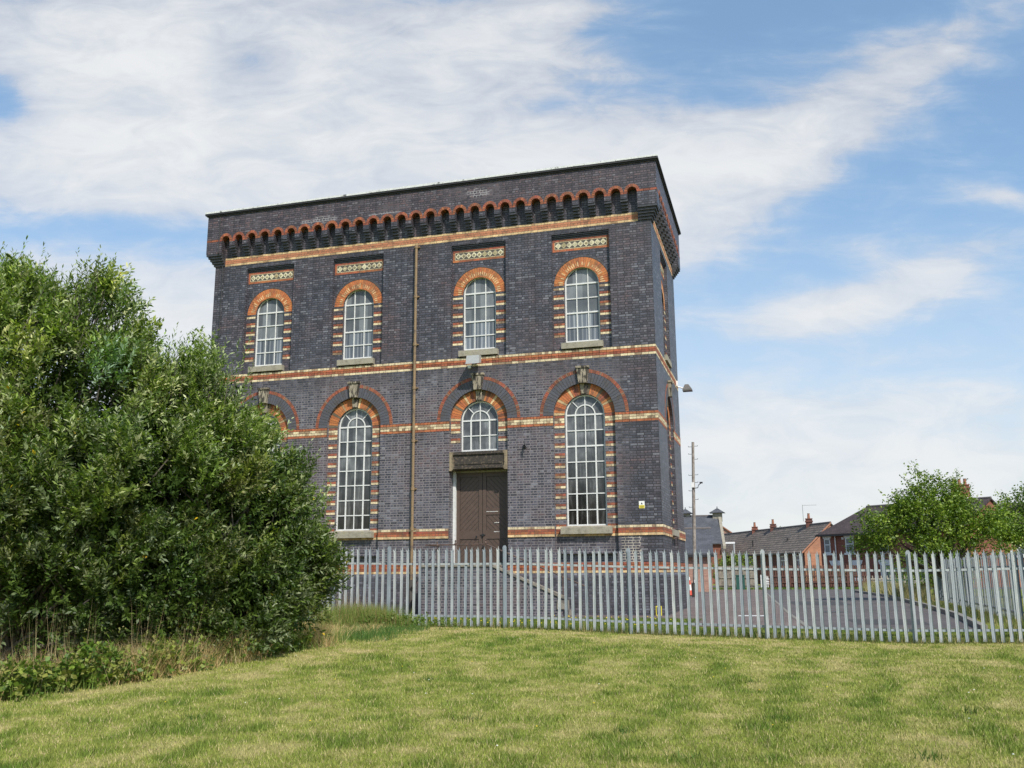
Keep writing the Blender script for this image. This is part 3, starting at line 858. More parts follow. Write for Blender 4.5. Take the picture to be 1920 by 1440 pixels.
# entrance steps ----------------------------------------------------------------------
SB = .27
stp = thing('entrance_steps', (-5.2, -.7, SB), 'blue brick steps and landing with stone coping below the brown double door', 'steps')
LX0, LX1, LY = -7.55, -5.25, -1.3
mb = MB(); mb.box(LX0, LX1, LY, -.075, SB - .1, 1.781)
nst = 9; tr = .288; rs = (1.85 - SB) / (nst + 0)
prof = [(LX1, SB - .1), (LX1, 1.76), (LX1 + .02, 1.775), (-2.95, .80), (-2.95, SB - .1)]
mb.prism(prof, 1.06, 1.3, FR, cap0=True)
mb.build('side_wall', M['blue'], stp)
mb = MB(); mb.box(LX0 - .04, LX1 + .02, LY - .04, -.073, 1.782, 1.852); mb.build('landing', M['stepstone'], stp)
for k in range(nst - 1):
    q = MB(); q.box(LX1 + .02 + k * tr, LX1 + .02 + (k + 1) * tr, -1.058, -.073, SB - .05, 1.85 - (k + 1) * rs); q.build('step', M['stepstone'], stp)
cpn = MB()
cpn.prism([(LX1 + .02, 1.80), (LX1 + .02, 1.862), (-2.86, .87), (-2.86, .79), (-2.95, .815)], 1.03, 1.34, FR, cap0=True)
cpn.box(-3.12, -2.80, -1.34, -1.02, .5, .765); cpn.build('coping', M['stepstone'], stp)
rl = MB(); ry = -1.2
rl.tube([(LX0 + .1, ry, 2.47), (-5.40, ry, 2.47), (-5.3, ry, 2.43), (-2.25, ry, 1.17)], .021, 8)
rl.tube([(LX0 + .1, ry, 2.47), (LX0 + .1, -.0, 2.47)], .018, 8)
rl.build('handrail', M['rust'], stp)
for x, zb, zt in ((-7.05, 1.85, 2.52), (-6.43, 1.85, 2.56), (-5.42, 1.85, 2.58), (-4.1, 1.33, 1.98), (-2.95, .8, 1.5)):
    q = MB(); q.tube([(x, ry, zb), (x, ry, zt)], .017, 8); q.tube([(x, ry, zt - .11), (x, ry, zt - .06), (x, ry, zt - .01)], [.02, .04, .02], 8)
    q.tube([(x, ry, zt), (x, ry, zt + .03), (x, ry, zt + .06)], [.015, .033, .01], 8); q.build('baluster', M['rust'], stp)

# wall lights, clamp, signs ---------------------------------------------------------------
t = thing('floodlight', (-6.14, 0, 8.72), 'grey box floodlight above the door bay between upper and lower windows', 'floodlight')
q = MB()
vs = [(-6.30, -.20, 8.60), (-5.90, -.20, 8.60), (-5.86, -.56, 8.50), (-6.34, -.56, 8.50), (-6.30, -.20, 8.84), (-5.90, -.20, 8.84), (-5.88, -.50, 8.80), (-6.32, -.50, 8.80)]
q.add(vs, [(0, 1, 2, 3), (4, 7, 6, 5), (0, 4, 5, 1), (1, 5, 6, 2), (2, 6, 7, 3), (3, 7, 4, 0)]); q.build('housing', M['greyplastic'], t)
q = MB(); q.box(-6.2, -6.06, .0, .23, 8.68, 8.78, T=FR); q.box(-6.42, -6.32, .0, .08, 8.46, 8.56, T=FR); q.build('bracket', M['signwhite'], t)
t = thing('floodlight', (0, 6.07, 8.66), 'dark hooded floodlight sticking out from the right side wall', 'floodlight')
q = MB(); q.tube([(0, 6.07, 8.62), (.26, 6.07, 8.52)], .025, 8); q.box(0, .06, 6.0, 6.14, 8.62, 8.82); q.build('bracket', M['signwhite'], t)
q = MB()
b0 = [(.24, 5.93, 8.40), (.60, 5.93, 8.40), (.60, 6.25, 8.40), (.24, 6.25, 8.40)]
b1 = [(.24, 5.93, 8.46), (.60, 5.93, 8.46), (.60, 6.25, 8.46), (.24, 6.25, 8.46)]
b2 = [(.33, 6.0, 8.66), (.47, 6.0, 8.66), (.47, 6.18, 8.66), (.33, 6.18, 8.66)]
q.add(b0 + b1 + b2, [(0, 1, 2, 3), (8, 9, 10, 11)] + [(i, (i + 1) % 4, 4 + (i + 1) % 4, 4 + i) for i in range(4)] + [(4 + i, 4 + (i + 1) % 4, 8 + (i + 1) % 4, 8 + i) for i in range(4)])
q.build('housing', M['darkgrey'], t)
t = thing('wall_bracket', (-4.42, 0, 5.67), 'small black iron bracket on the wall right of the door window', 'bracket')
q = MB(); q.box(-4.50, -4.42, 0, .05, 5.62, 5.74, T=FR); q.tube([(-4.46, -.04, 5.70), (-4.38, -.2, 5.72), (-4.32, -.22, 5.62)], .022, 8)
q.tube([(-4.40, -.2, 5.76), (-4.34, -.2, 5.70), (-4.42, -.18, 5.64)], .018, 8); q.tube([(-4.46, -.05, 5.66), (-4.36, -.18, 5.6)], .02, 8); q.build('hook', M['iron'], t)
t = thing('warning_sign', (-.63, 0, 3.66), 'small white and yellow warning sign on the wall near the right corner', 'sign')
q = MB(); q.box(-.72, -.54, 0, .012, 3.55, 3.78, T=FR); q.build('plate', M['signwhite'], t)
q = MB(); q.box(-.715, -.545, .012, .015, 3.555, 3.655, T=FR); q.build('yellow_panel', M['yellow'], t)
q = MB(); q.prism([(-.66, 3.68), (-.60, 3.68), (-.63, 3.74)], .012, .016, FR)
for k in range(3): q.box(-.69, -.57, .015, .017, 3.575 + k * .025, 3.583 + k * .025, T=FR)
q.build('lettering', M['black'], t)
t = thing('hydrant_sign', (-.2, -P, .42), 'yellow hydrant plate with a black H low on the plinth corner', 'sign')
q = MB(); q.box(-.30, -.12, P, P + .015, .27, .56, T=FR); q.build('plate', M['yellow'], t)
q = MB(); 
for a_, b_, c_, d_ in ((-.275, -.245, .30, .53), (-.175, -.145, .30, .53), (-.245, -.175, .395, .435)): q.box(a_, b_, P + .015, P + .019, c_, d_, T=FR)
q.build('letter_h', M['black'], t)
q = MB()
SEG = {'1': [(.5, 0, .5, 1)], '5': [(0, 1, 1, 1), (0, .5, 0, 1), (0, .5, 1, .5), (1, 0, 1, .5), (0, 0, 1, 0)]}
t_ = None
for k, ch in enumerate(()): pass

# ------------------------------------------------------------------ ground
FX = [-12, -7.6, -5.4, -2.6, .3, 3.08, 6.0, 7.84, 14]
FZ = [.40, .40, .39, .37, .28, .185, .16, .18, .2]
def sst(a, b, x):
    t = np.clip((x - a) / (b - a), 0, 1); return t * t * (3 - 2 * t)
FY = -8.55
def gz(x, y):
    x = np.asarray(x, float); y = np.asarray(y, float)
    zf = np.interp(x, FX, FZ)
    near = zf * sst(-25, -9.2, y)
    far = zf + (.27 - zf) * sst(FY, FY + 1.6, y)
    z = np.where(y < FY, near, far)
    bumps = .02 * np.sin(x * .9 + y * .5) * np.sin(y * .8 - x * .3)
    return z + bumps * sst(-6.9, -9, y)
def vnoise(x, y, s, seed=0):
    g = np.random.default_rng(seed).random((256, 256))
    X = x / s; Y = y / s; xi = np.floor(X).astype(int); yi = np.floor(Y).astype(int)
    fx = X - xi; fy = Y - yi; fx = fx * fx * (3 - 2 * fx); fy = fy * fy * (3 - 2 * fy)
    a = g[xi % 256, yi % 256]; b = g[(xi + 1) % 256, yi % 256]; c = g[xi % 256, (yi + 1) % 256]; d = g[(xi + 1) % 256, (yi + 1) % 256]
    return (a * (1 - fx) + b * fx) * (1 - fy) + (c * (1 - fx) + d * fx) * fy
def fbm(x, y, s, seed=0, o=4):
    v = 0; a = .5
    for k in range(o): v = v + a * vnoise(x, y, s / 2 ** k, seed + k); a /= 2
    return v / (1 - .5 ** o)
def lawn_dry(x, y):
    """0 lush green .. 1 straw"""
    # mowing lanes run away from the camera, leaning to the right
    w = x - .10 * y
    lane = .5 + .5 * np.sin(w * 2 * PI / 1.1 + 1.6 * fbm(x, y, 3, 5))
    v = .45 + .40 * (fbm(x, y, 2.6, 1) - .5) + .62 * (fbm(w, y * .45, .40, 9) - .5) + .80 * (fbm(x, y, .28, 21, 2) - .5) + .15 * (lane - .5)
    v = v + .35 * np.exp(-((y + 9.8) / .9) ** 2) * (.4 + fbm(x, y, 1.2, 3))     # dry along the fence foot
    v = v + .22 * np.exp(-(((x + 4.0 + (y + 14) * -.12) / .6) ** 2)) * (y < -11)
    return np.clip(v, 0, 1)
def lawn_col(x, y):
    d = lawn_dry(x, y)[..., None]
    g0 = np.array([.115, .185, .025]); g1 = np.array([.26, .288, .060]); g2 = np.array([.47, .40, .18])
    c = np.where(d < .5, g0 + (g1 - g0) * d * 2, g1 + (g2 - g1) * (d - .5) * 2)
    return c
def grid(name, xs, ys, parent=None):
    X, Y = np.meshgrid(xs, ys, indexing='ij'); Z = gz(X, Y)
    nx, ny = X.shape
    v = np.stack([X, Y, Z], -1).reshape(-1, 3)
    i = np.arange(nx * ny).reshape(nx, ny)
    f = np.stack([i[:-1, :-1], i[1:, :-1], i[1:, 1:], i[:-1, 1:]], -1).reshape(-1, 4)
    cx = v[f].mean(1); c = lawn_col(cx[:, 0], cx[:, 1])
    dark = ((cx[:, 1] > -8.4))[:, None]
    c = np.where(dark, c * .8, c)
    o = np_mesh(name, v, f, c, M['turf']); o.data.polygons.foreach_set('use_smooth', [True] * len(f))
    return o
xs = np.concatenate([[-900, -300, -100, -50, -30, -20], np.arange(-14, 14, .14), [14, 18, 24, 30, 60, 120, 300, 900]])
ys = np.concatenate([[-900, -300, -100, -50, -36, -30], np.arange(-27, -6.5, .14), [-6.5, -5, 0, 10, 30, 60, 120, 300, 900]])
tag(grid('ground', xs, ys), kind='structure')
def sheet(name, pts, z, mat):
    q = MB(); q.add([(x, y, z) for x, y in pts], [tuple(range(len(pts)))]); return tag(q.build(name, mat), kind='structure')
sheet('paved_path', [(-20, -1.9), (.9, -1.9), (1.3, -5.6), (4.1, -6.1), (3.6, 2), (2.0, 41), (-20, 41)], .276, M['setts'])
sheet('asphalt_yard', [(4.1, -6.1), (7.6, -6.3), (8.1, 0), (8.3, 7), (8.4, 20), (7.6, 32), (9.2, 41), (30, 41), (30, 60), (-30, 60), (-30, 41), (2.0, 41), (3.6, 2)], .280, M['asphalt'])
q = MB()
for (xa, ya), (xb, yb) in (((7.6, -6.3), (8.1, 0)), ((8.1, 0), (8.3, 7)), ((8.3, 7), (8.4, 20)), ((8.4, 20), (7.6, 32))):
    q.add([(xa, ya, .27), (xb, yb, .27), (xb + .14, yb, .27), (xa + .14, ya, .27), (xa, ya, .40), (xb, yb, .40), (xb + .14, yb, .40), (xa + .14, ya, .40)], [(4, 5, 6, 7), (0, 1, 5, 4), (2, 3, 7, 6), (0, 4, 7, 3), (1, 2, 6, 5)])
tag(q.build('kerb', M['kerb']), kind='structure')
sheet('road_marking', [(2.15, -.3), (2.95, -.2), (2.95, .35), (2.15, .25)], .284, M['paint'])
sheet('asphalt_patch', [(5.2, -4.2), (6.9, -4.0), (7.0, -1.4), (5.1, -1.7)], .284, M['patch'])
sheet('asphalt_patch', [(3.9, 9), (6.0, 9.4), (5.8, 14), (3.6, 13.5)], .284, M['patch'])
t_ = thing('drain_cover', (5.0, 3.0, .28), 'square iron drain cover set in the asphalt yard', 'drain cover')
q = MB(); q.box(4.7, 5.3, 2.7, 3.3, .276, .287)
for k in range(6): q.box(4.76 + k * .09, 4.80 + k * .09, 2.76, 3.24, .287, .291)
q.build('grating', M['iron'], t_)
q = MB(); q.add([(3.98, -6.1, .286), (4.1, -6.1, .286), (3.66, 2, .286), (3.56, 2, .286), (2.06, 41, .286), (1.98, 41, .286)], [(0, 1, 2, 3), (3, 2, 4, 5)]); tag(q.build('drainage_line', M['kerb']), kind='structure')

# ------------------------------------------------------------------ palisade fences
def pale_mesh(h=1.8):
    """W-section pale with notched, pointed head; base at z=0, facing -Y"""
    q = MB(); w = .0345
    sec = [(-w, .012), (-w * .62, -.006), (-w * .2, .004), (0, -.010), (w * .2, .004), (w * .62, -.006), (w, .012)]
    sec = [(-w, .010), (-w * .6, -.004), (0, -.001), (w * .6, -.004), (w, .010)]
    zt = h - .13
    vs = [(x, y, 0) for x, y in sec] + [(x, y, zt) for x, y in sec]
    n = len(sec)
    fs = [(i, i + 1, n + i + 1, n + i) for i in range(n - 1)]
    q.add(vs, fs)
    # three prongs
    q.add([(-w, .014, zt), (-w * .55, -.008, zt), (-w * .4, -.006, zt + .03), (-w * 1.15, .02, zt + .075)], [(0, 1, 2, 3)])
    q.add([(w, .014, zt), (w * .55, -.008, zt), (w * .4, -.006, zt + .03), (w * 1.15, .02, zt + .075)], [(0, 1, 2, 3)])
    q.add([(-w * .55, -.008, zt), (w * .55, -.008, zt), (w * .42, -.007, zt + .06), (0, -.003, h), (-w * .42, -.007, zt + .06)], [(0, 1, 2, 3, 4)])
    q.tube([(0, -.012, .22), (0, -.024, .22)], .010, 6); q.tube([(0, -.012, h - .40), (0, -.024, h - .40)], .010, 6)
    return q
PM = pale_mesh()
class Shared: pass
def mesh_from(mb, name, mat):
    me = bpy.data.meshes.new(name); me.from_pydata(mb.v, [], mb.f); me.materials.append(mat); return me
pale_me = mesh_from(PM, 'pale', M['galv']); pale_shaded = mesh_from(PM, 'pale', M['galv_shaded'])
po = MB(); po.box(-.045, .045, .0, .02, -.05, 1.77); po.box(-.012, .012, .02, .09, -.05, 1.77)
po.prism([(-.045, 1.77), (-.045, 1.80), (-.02, 1.84), (.02, 1.84), (.045, 1.80), (.045, 1.77)], -.02, 0, lambda u, d, z: (u, -d, z), cap0=True)
post_me = mesh_from(po, 'post', M['galv'])
def fence(loc, label, group, runs, far_stuff=None, zfn=gz, side=1, pme=None, gm='galv'):
    pme = pme or pale_me
    root = thing('palisade_fence', loc, label, 'fence', group)
    cnt = 0; extra = MB()
    ox, oy, oz = loc
    for (x0, y0), (x1, y1), n, posts in runs:
        dx, dy = x1 - x0, y1 - y0; ln = math.hypot(dx, dy); ang = math.atan2(dy, dx)
        def zb(t): return float(zfn(x0 + dx * t, y0 + dy * t))
        for k in range(n):
            t = (k + .5) / n; x = x0 + dx * t; y = y0 + dy * t; z = zb(t)
            if (k in posts):
                o = bpy.data.objects.new('post', post_me)
                o.location = (x - ox, y - oy, z - oz); o.rotation_euler = (random.uniform(-.006, .006), random.uniform(-.004, .004), ang)
                COL.objects.link(o); o.parent = root; continue
            if cnt < 100 and not (far_stuff and far_stuff(x, y)):
                o = bpy.data.objects.new('pale', pme); cnt += 1
                o.location = (x - ox, y - oy, z - oz + .03 + random.uniform(-.008, .008)); o.rotation_euler = (random.gauss(0, .010), random.gauss(0, .009), ang + random.uniform(-.08, .08))
                COL.objects.link(o); o.parent = root
            else:
                c, s = math.cos(ang), math.sin(ang)
                extra.add([(x + a * c - b * s, y + a * s + b * c, z + zz_ + .03) for a, b, zz_ in PM.v], PM.f)
        for h in (.25, 1.43):
            r = MB(); m = 30
            for k in range(m):
                ta, tb = k / m, (k + 1) / m
                nx, ny = -dy / ln * .05 * side, dx / ln * .05 * side; n0x, n0y = -dy / ln * .016 * side, dx / ln * .016 * side
                pa = (x0 + dx * ta, y0 + dy * ta, zb(ta) + h); pb_ = (x0 + dx * tb, y0 + dy * tb, zb(tb) + h)
                vs = []
                for p in (pa, pb_):
                    vs += [(p[0] + n0x, p[1] + n0y, p[2] - .022), (p[0] + n0x, p[1] + n0y, p[2] + .022), (p[0] + nx, p[1] + ny, p[2] + .022)]
                r.add(vs, [(0, 1, 4, 3), (1, 2, 5, 4)])
            r.build('rail', M[gm], root)
    if extra.v:
        o = extra.build('pale', M[gm], root); o['kind'] = 'stuff'
    return root
# post positions: one in every 18 units
pitch = 2.86 / 18
xL = -2.6 - pitch * .5 - 18 * 3 * pitch; nn = int(round((9.6 - xL) / pitch))
# order the pales from the right so that the nearest hundred are individuals
runF = ((xL + nn * pitch, FY), (xL, FY), nn, [nn - 1 - k for k in range(0, nn) if k % 18 == 0])
fence((0, FY, .3), 'long grey galvanised steel palisade fence across the lawn in front of the tower', 'palisade fences', [runF], side=-1)
# rotate: pales face the camera; the section is symmetric enough either way
def flat(x, y): return .24
fence((9.6, -1.5, .24), 'grey palisade fence running back along the right edge of the yard', 'palisade fences',
      [((9.35, -1.8), (10.2, 17.0), 118, [k for k in range(0, 118, 18)]), ((12.6, -4.2), (9.35, -1.8), 25, [0, 18])], zfn=flat, side=-1, pme=pale_shaded, gm='galv_shaded')

# ------------------------------------------------------------------ foliage tools
def unit(v): return v / np.maximum(np.linalg.norm(v, axis=-1, keepdims=True), 1e-9)
def leaf_quads(base, dirs, length, width, roll):
    """rhombic leaves, slightly folded; base,dirs (N,3)"""
    n = len(base)
    up = np.tile(np.array([0, 0, 1.0]), (n, 1)) + RN.normal(0, .01, (n, 3))
    s = unit(np.cross(dirs, up)); nn_ = np.cross(s, dirs)
    c, q = np.cos(roll)[:, None], np.sin(roll)[:, None]
    side = s * c + nn_ * q; nrm = -s * q + nn_ * c
    Lh = length[:, None]; Wd = width[:, None]
    v = np.empty((n, 4, 3))
    v[:, 0] = base; v[:, 2] = base + dirs * Lh - nrm * Lh * .12
    mid = base + dirs * Lh * .5
    v[:, 1] = mid + side * Wd * .5; v[:, 3] = mid - side * Wd * .5
    return v.reshape(-1, 3), np.arange(4 * n).reshape(n, 4)
def blob_points(n, blobs, shell=.55):
    """points inside lumpy ellipsoids, biased towards the surface"""
    vol = np.array([b[3] * b[4] * b[5] for b in blobs]) ** .75; vol /= vol.sum()
    k = RN.choice(len(blobs), n, p=vol); B = np.array(blobs)[k]
    d = unit(RN.normal(size=(n, 3)))
    r = 1 - (1 - shell) * RN.random(n) ** 1.6
    lump = .86 + .30 * vnoise(d[:, 0] * 3 + B[:, 0] * 7 + 40, d[:, 1] * 3 + d[:, 2] * 4.1 + 40, 1, 77)
    p = B[:, :3] + d * B[:, 3:6] * (r * lump)[:, None]
    return p, d, r
def sprigs(p, axis, per, slen, ll, lw, cols, spread=.75, droop=0):
    """leafy twigs: per leaves along each axis"""
    n = len(p)
    t = np.tile(np.linspace(.08, 1, per), n) + RN.normal(0, .02, n * per)
    P_ = np.repeat(p, per, 0); A = np.repeat(axis, per, 0); S = np.repeat(slen, per)
    base = P_ + A * (t * S)[:, None]
    rnd = unit(np.cross(A, RN.normal(size=A.shape)))
    dirs = unit(A * (1 - spread * (1 - .5 * t[:, None])) + rnd * spread + np.array([0, 0, -droop]))
    ln = ll * RN.uniform(.65, 1.2, n * per); 
    v, f = leaf_quads(base, dirs, ln, ln * lw * RN.uniform(.8, 1.15, n * per), RN.uniform(-1.2, 1.2, n * per))
    c = np.repeat(cols, per, 0) * RN.uniform(.75, 1.25, (n * per, 1))
    return v, f, c
def merge(parts):
    V, F, C = [], [], []; o = 0
    for v, f, c in parts: V.append(v); F.append(f + o); C.append(c); o += len(v)
    return np.concatenate(V), np.concatenate(F), np.concatenate(C)
def pal(n, cols, w=None):
    cols = np.array(cols); return cols[RN.choice(len(cols), n, p=w)]
def stems(mb, root, targets, r0=.05, segs=5, wob=.15, n=6):
    for tg in targets:
        p0 = np.array(root) + np.array([random.uniform(-.25, .25), random.uniform(-.25, .25), 0]); p1 = np.array(tg)
        pts = []
        for k in range(segs + 1):
            t = k / segs; p = p0 + (p1 - p0) * t; p[2] = p0[2] + (p1[2] - p0[2]) * t ** .8
            w = wob * math.sin(PI * t); pts.append(tuple(p + np.array([random.uniform(-w, w), random.uniform(-w, w), 0])))
        mb.tube(pts, [r0 * (1 - .85 * k / segs) for k in range(segs + 1)], n, cap=False)

# ------------------------------------------------------------------ willow shrubs at the left
WG = [(.062, .110, .020), (.090, .148, .026), (.125, .19, .034), (.165, .23, .042), (.22, .27, .12), (.28, .33, .17), (.17, .215, .10)]
def willow(name, root, blobs, n, shoots, label, group):
    t = thing(name, root, label, 'shrub', group)
    blobs = [(x, y, z, r, r, r) for x, y, z, r in blobs]
    B = np.array(blobs)
    # leafy clumps (the ends of boughs) sit on the outside of the mass, with hollows between
    area = B[:, 3] ** 2; nc = int(area.sum() * 22)
    k = RN.choice(len(B), nc, p=area / area.sum())
    d0 = unit(RN.normal(size=(nc, 3)) + np.array([.1, -.1, .2]))
    cc = B[k, :3] + d0 * (B[k, 3] * RN.uniform(.72, 1.02, nc))[:, None]
    # drop clumps buried deep inside another blob
    dist_ = np.linalg.norm(cc[:, None, :] - B[None, :, :3], axis=2) / B[None, :, 3]
    keep = (dist_.min(1) > .66) & (cc[:, 2] > gz(cc[:, 0], cc[:, 1]) + .25); cc, d0 = cc[keep], d0[keep]; nc = len(cc)
    cr = RN.uniform(.16, .36, nc); ct = RN.uniform(.72, 1.3, nc); chue = RN.normal(0, 1, nc)
    per_c = (n * .72 * cr ** 2 / (cr ** 2).sum()).astype(int) + 2
    ci = np.repeat(np.arange(nc), per_c); m = len(ci)
    off = unit(RN.normal(size=(m, 3))) * (RN.random(m) ** .5)[:, None]
    p = cc[ci] + off * cr[ci][:, None] * np.array([1, 1, 1.15])
    ax = unit(d0[ci] * .55 + off * .45 + np.array([.15, .02, .75]) + RN.normal(0, .2, (m, 3)))
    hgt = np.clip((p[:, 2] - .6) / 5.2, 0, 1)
    c = pal(m, WG) * ct[ci][:, None] * (.62 + .85 * hgt[:, None])  # colour brightened upward to imitate sunlit tops over a shaded foot
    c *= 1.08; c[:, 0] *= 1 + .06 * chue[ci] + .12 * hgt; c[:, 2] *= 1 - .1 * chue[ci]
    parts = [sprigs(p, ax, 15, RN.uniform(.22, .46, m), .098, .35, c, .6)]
    # inner foliage, its colour darkened for the shade within the mass
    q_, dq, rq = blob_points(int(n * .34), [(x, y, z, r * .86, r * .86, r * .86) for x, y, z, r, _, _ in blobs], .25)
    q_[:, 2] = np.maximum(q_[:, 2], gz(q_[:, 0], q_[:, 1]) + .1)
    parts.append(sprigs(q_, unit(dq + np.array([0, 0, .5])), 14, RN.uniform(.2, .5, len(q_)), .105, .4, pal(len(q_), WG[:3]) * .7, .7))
    sp, sd = [], []
    for (x, y, z, k_, sx, sz) in shoots:
        k_ = int(k_ * 1.5); sx *= 1.25
        q = np.stack([RN.normal(x, sx, k_), RN.normal(y, sx * 1.5, k_), RN.normal(z, sz, k_)], -1); sp.append(q)
    sp = np.concatenate(sp); ns = len(sp)
    sax = unit(np.array([.22, .02, 1]) + RN.normal(0, .2, (ns, 3)))
    cs = pal(ns, WG[2:]) * 1.3
    parts.append(sprigs(sp - sax * .25, sax, 24, RN.uniform(.4, 1.0, ns), .088, .28, cs, .45))
    yl = RN.random(len(p)) < .005
    if yl.any(): parts.append(sprigs(p[yl] + d0[ci][yl] * .1, ax[yl], 2, np.full(yl.sum(), .2), .08, .5, pal(yl.sum(), [(.7, .48, .03), (.6, .36, .03)]), .6))
    V, F, C_ = merge(parts)
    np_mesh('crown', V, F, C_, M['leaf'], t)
    br = MB(); tg = [tuple(q - d * .1) for q, d in zip(cc[RN.choice(nc, min(nc, 120), replace=False)], d0)]
    stems(br, root, tg, .045, 6, .3)
    for q, a in zip(sp, sax):
        br.tube([tuple(q - a * .5), tuple(q + a * .35)], [.006, .002], 4, cap=False)
    for i in RN.choice(m, 260):     # bare and dead twigs poking out
        q, a = p[i], ax[i]; a = unit(a + RN.normal(0, .4, 3)); br.tube([tuple(q - a * .2), tuple(q + a * .3)], [.005, .002], 4, cap=False)
    br.build('branches', M['bark'], t)
    return t
willow('willow_shrub', (-8.2, -17.0, .1),
       [(-8.47, -17.12, 5.58, .85), (-8.50, -17.12, 4.34, 1.5), (-7.13, -16.78, 5.38, .70), (-7.41, -16.77, 4.06, 1.38), (-6.62, -16.63, 4.05, .68), (-7.64, -17.36, 2.65, 1.55), (-6.55, -16.82, 2.65, 1.5), (-6.86, -17.69, 1.28, 1.0), (-6.0, -16.90, 1.34, .95), (-8.72, -17.24, 6.2, .34), (-7.2, -16.85, 6.0, .32), (-8.87, -17.31, 2.26, 1.65), (-9.56, -17.33, 4.90, 1.45)], 13500,
       [(-8.65, -17.30, 6.42, 22, .14, .12), (-8.32, -17.15, 6.05, 22, .16, .12), (-7.14, -16.87, 6.15, 24, .14, .12), (-7.5, -16.98, 5.85, 26, .22, .12), (-6.6, -16.73, 5.3, 26, .2, .14), (-6.45, -16.65, 4.75, 18, .12, .14)],
       'tallest leafy willow shrub at the left edge of the photo', 'willow shrubs beside the lawn')
willow('willow_shrub', (-5.7, -15.2, .15),
       [(-6.01, -15.76, 4.2, .82), (-5.78, -15.30, 3.58, .80), (-6.01, -15.93, 3.04, 1.25), (-5.30, -14.85, 2.90, .68), (-4.95, -14.80, 2.95, .42), (-5.46, -15.36, 2.28, 1.25), (-4.86, -14.43, 2.25, .54), (-4.80, -14.30, 1.72, .45), (-5.10, -14.53, 1.33, .70), (-5.65, -16.09, 1.41, 1.05), (-5.20, -15.26, 1.13, .85)], 10500,
       [(-6.13, -15.98, 4.9, 26, .2, .1), (-5.7, -15.81, 4.75, 26, .2, .12), (-5.6, -15.46, 4.15, 22, .14, .14), (-5.2, -15.02, 3.55, 20, .12, .14), (-4.8, -14.67, 3.1, 18, .1, .14), (-4.5, -14.28, 2.4, 16, .08, .14), (-4.48, -14.13, 1.8, 12, .07, .12)],
       'lower spreading willow shrub reaching over the fence in front of the tower', 'willow shrubs beside the lawn')

# ------------------------------------------------------------------ undergrowth, weeds, lawn
def blades(n, pts, h, w, lean, cols):
    x, y = pts; z = gz(x, y)
    a = RN.uniform(0, 2 * PI, n); sx, sy = np.cos(a), np.sin(a)
    la = RN.uniform(0, 2 * PI, n); lx, ly = np.cos(la) * lean * h, np.sin(la) * lean * h
    v = np.empty((n, 3, 3))
    v[:, 0] = np.stack([x - sx * w / 2, y - sy * w / 2, z - .005], -1)
    v[:, 1] = np.stack([x + sx * w / 2, y + sy * w / 2, z - .005], -1)
    v[:, 2] = np.stack([x + lx, y + ly, z + h], -1)
    return v.reshape(-1, 3), np.arange(3 * n).reshape(n, 3), cols
# mown lawn
n = 460000
rr = 7.2 + (22.5 - 7.2) * RN.random(n) ** 1.35
az = RN.uniform(-.66, .62, n) - .2814
gx = 3.51 + rr * np.sin(az) ; gy = -29 + rr * np.cos(az)
ok = (gy < FY + .5); gx, gy = gx[ok], gy[ok]; n = len(gx)
dist = np.hypot(gx - 3.5, gy + 29)
dr = lawn_dry(gx, gy)
c = lawn_col(gx, gy) * RN.uniform(.5, 1.5, (n, 1))
straw = RN.random(n) < (.04 + .34 * dr)
c[straw] = np.array([.58, .47, .25]) * RN.uniform(.6, 1.15, (straw.sum(), 1))
gh = RN.uniform(.016, .046, n) * (1.1 - .4 * dr) * (1 + .5 * (dr < .3))
o = np_mesh('lawn_grass', *blades(n, (gx, gy), gh, .0035 + .00045 * dist, RN.uniform(.1, 1.1, n), c), M['blade'])
tag(o, 'short mown lawn grass with straw coloured patches', 'grass', kind='stuff')
# taller clumps: weeds in the lawn
def clumps(name, centres, per, rad, h0, h1, w, palc, label, cat='grass', lean=.5):
    cx = np.repeat([q[0] for q in centres], per); cy = np.repeat([q[1] for q in centres], per)
    m = len(cx); a = RN.uniform(0, 2 * PI, m); r = rad * RN.random(m) ** .7
    x = cx + r * np.cos(a); y = cy + r * np.sin(a)
    o = np_mesh(name, *blades(m, (x, y), RN.uniform(h0, h1, m), w, RN.uniform(.05, lean, m), pal(m, palc) * RN.uniform(.7, 1.25, (m, 1))), M['blade'])
    return tag(o, label, cat, kind='stuff')
def edge_pts(n, t0=0, t1=1, out=(0, .9)):
    """along the foot of the shrubs: from near left to the fence"""
    P0 = [(-6.4, -20.8), (-5.5, -19.3), (-5.15, -17.8), (-4.95, -16.4), (-4.7, -14.6), (-4.5, -12.6)]
    t = RN.uniform(t0, t1, n) * (len(P0) - 1); i = np.minimum(t.astype(int), len(P0) - 2); f = t - i
    A = np.array(P0); p = A[i] * (1 - f)[:, None] + A[i + 1] * f[:, None]
    return p[:, 0] - RN.uniform(*out, n), p[:, 1] + RN.normal(0, .15, n)
ex, ey = edge_pts(330, 0, .97, (-.12, .75))
kk = fbm(ex, ey, 1.1, 31) > .42; ex, ey = ex[kk], ey[kk]
STR = [(.68, .48, .23), (.60, .42, .2), (.74, .6, .34), (.5, .33, .16), (.26, .32, .08)]
clumps('dry_grass', list(zip(ex, ey)), 62, .2, .12, .58, .0065, STR, 'tan dry long grass along the foot of the willow shrubs', lean=1.0)
ex, ey = edge_pts(34, .05, .9, (0, .6))
clumps('grass_stalks', list(zip(ex, ey)), 9, .14, .6, 1.25, .007, [(.45, .35, .2), (.35, .26, .13)], 'tall pale seed stalks standing in front of the shrubs', lean=.22)
ex, ey = edge_pts(260, 0, 1, (-.15, .7))
clumps('green_undergrowth', list(zip(ex, ey)), 22, .16, .08, .34, .011, [(.12, .19, .03), (.17, .25, .05), (.24, .28, .07)], 'green undergrowth grass between lawn and shrubs', lean=.7)
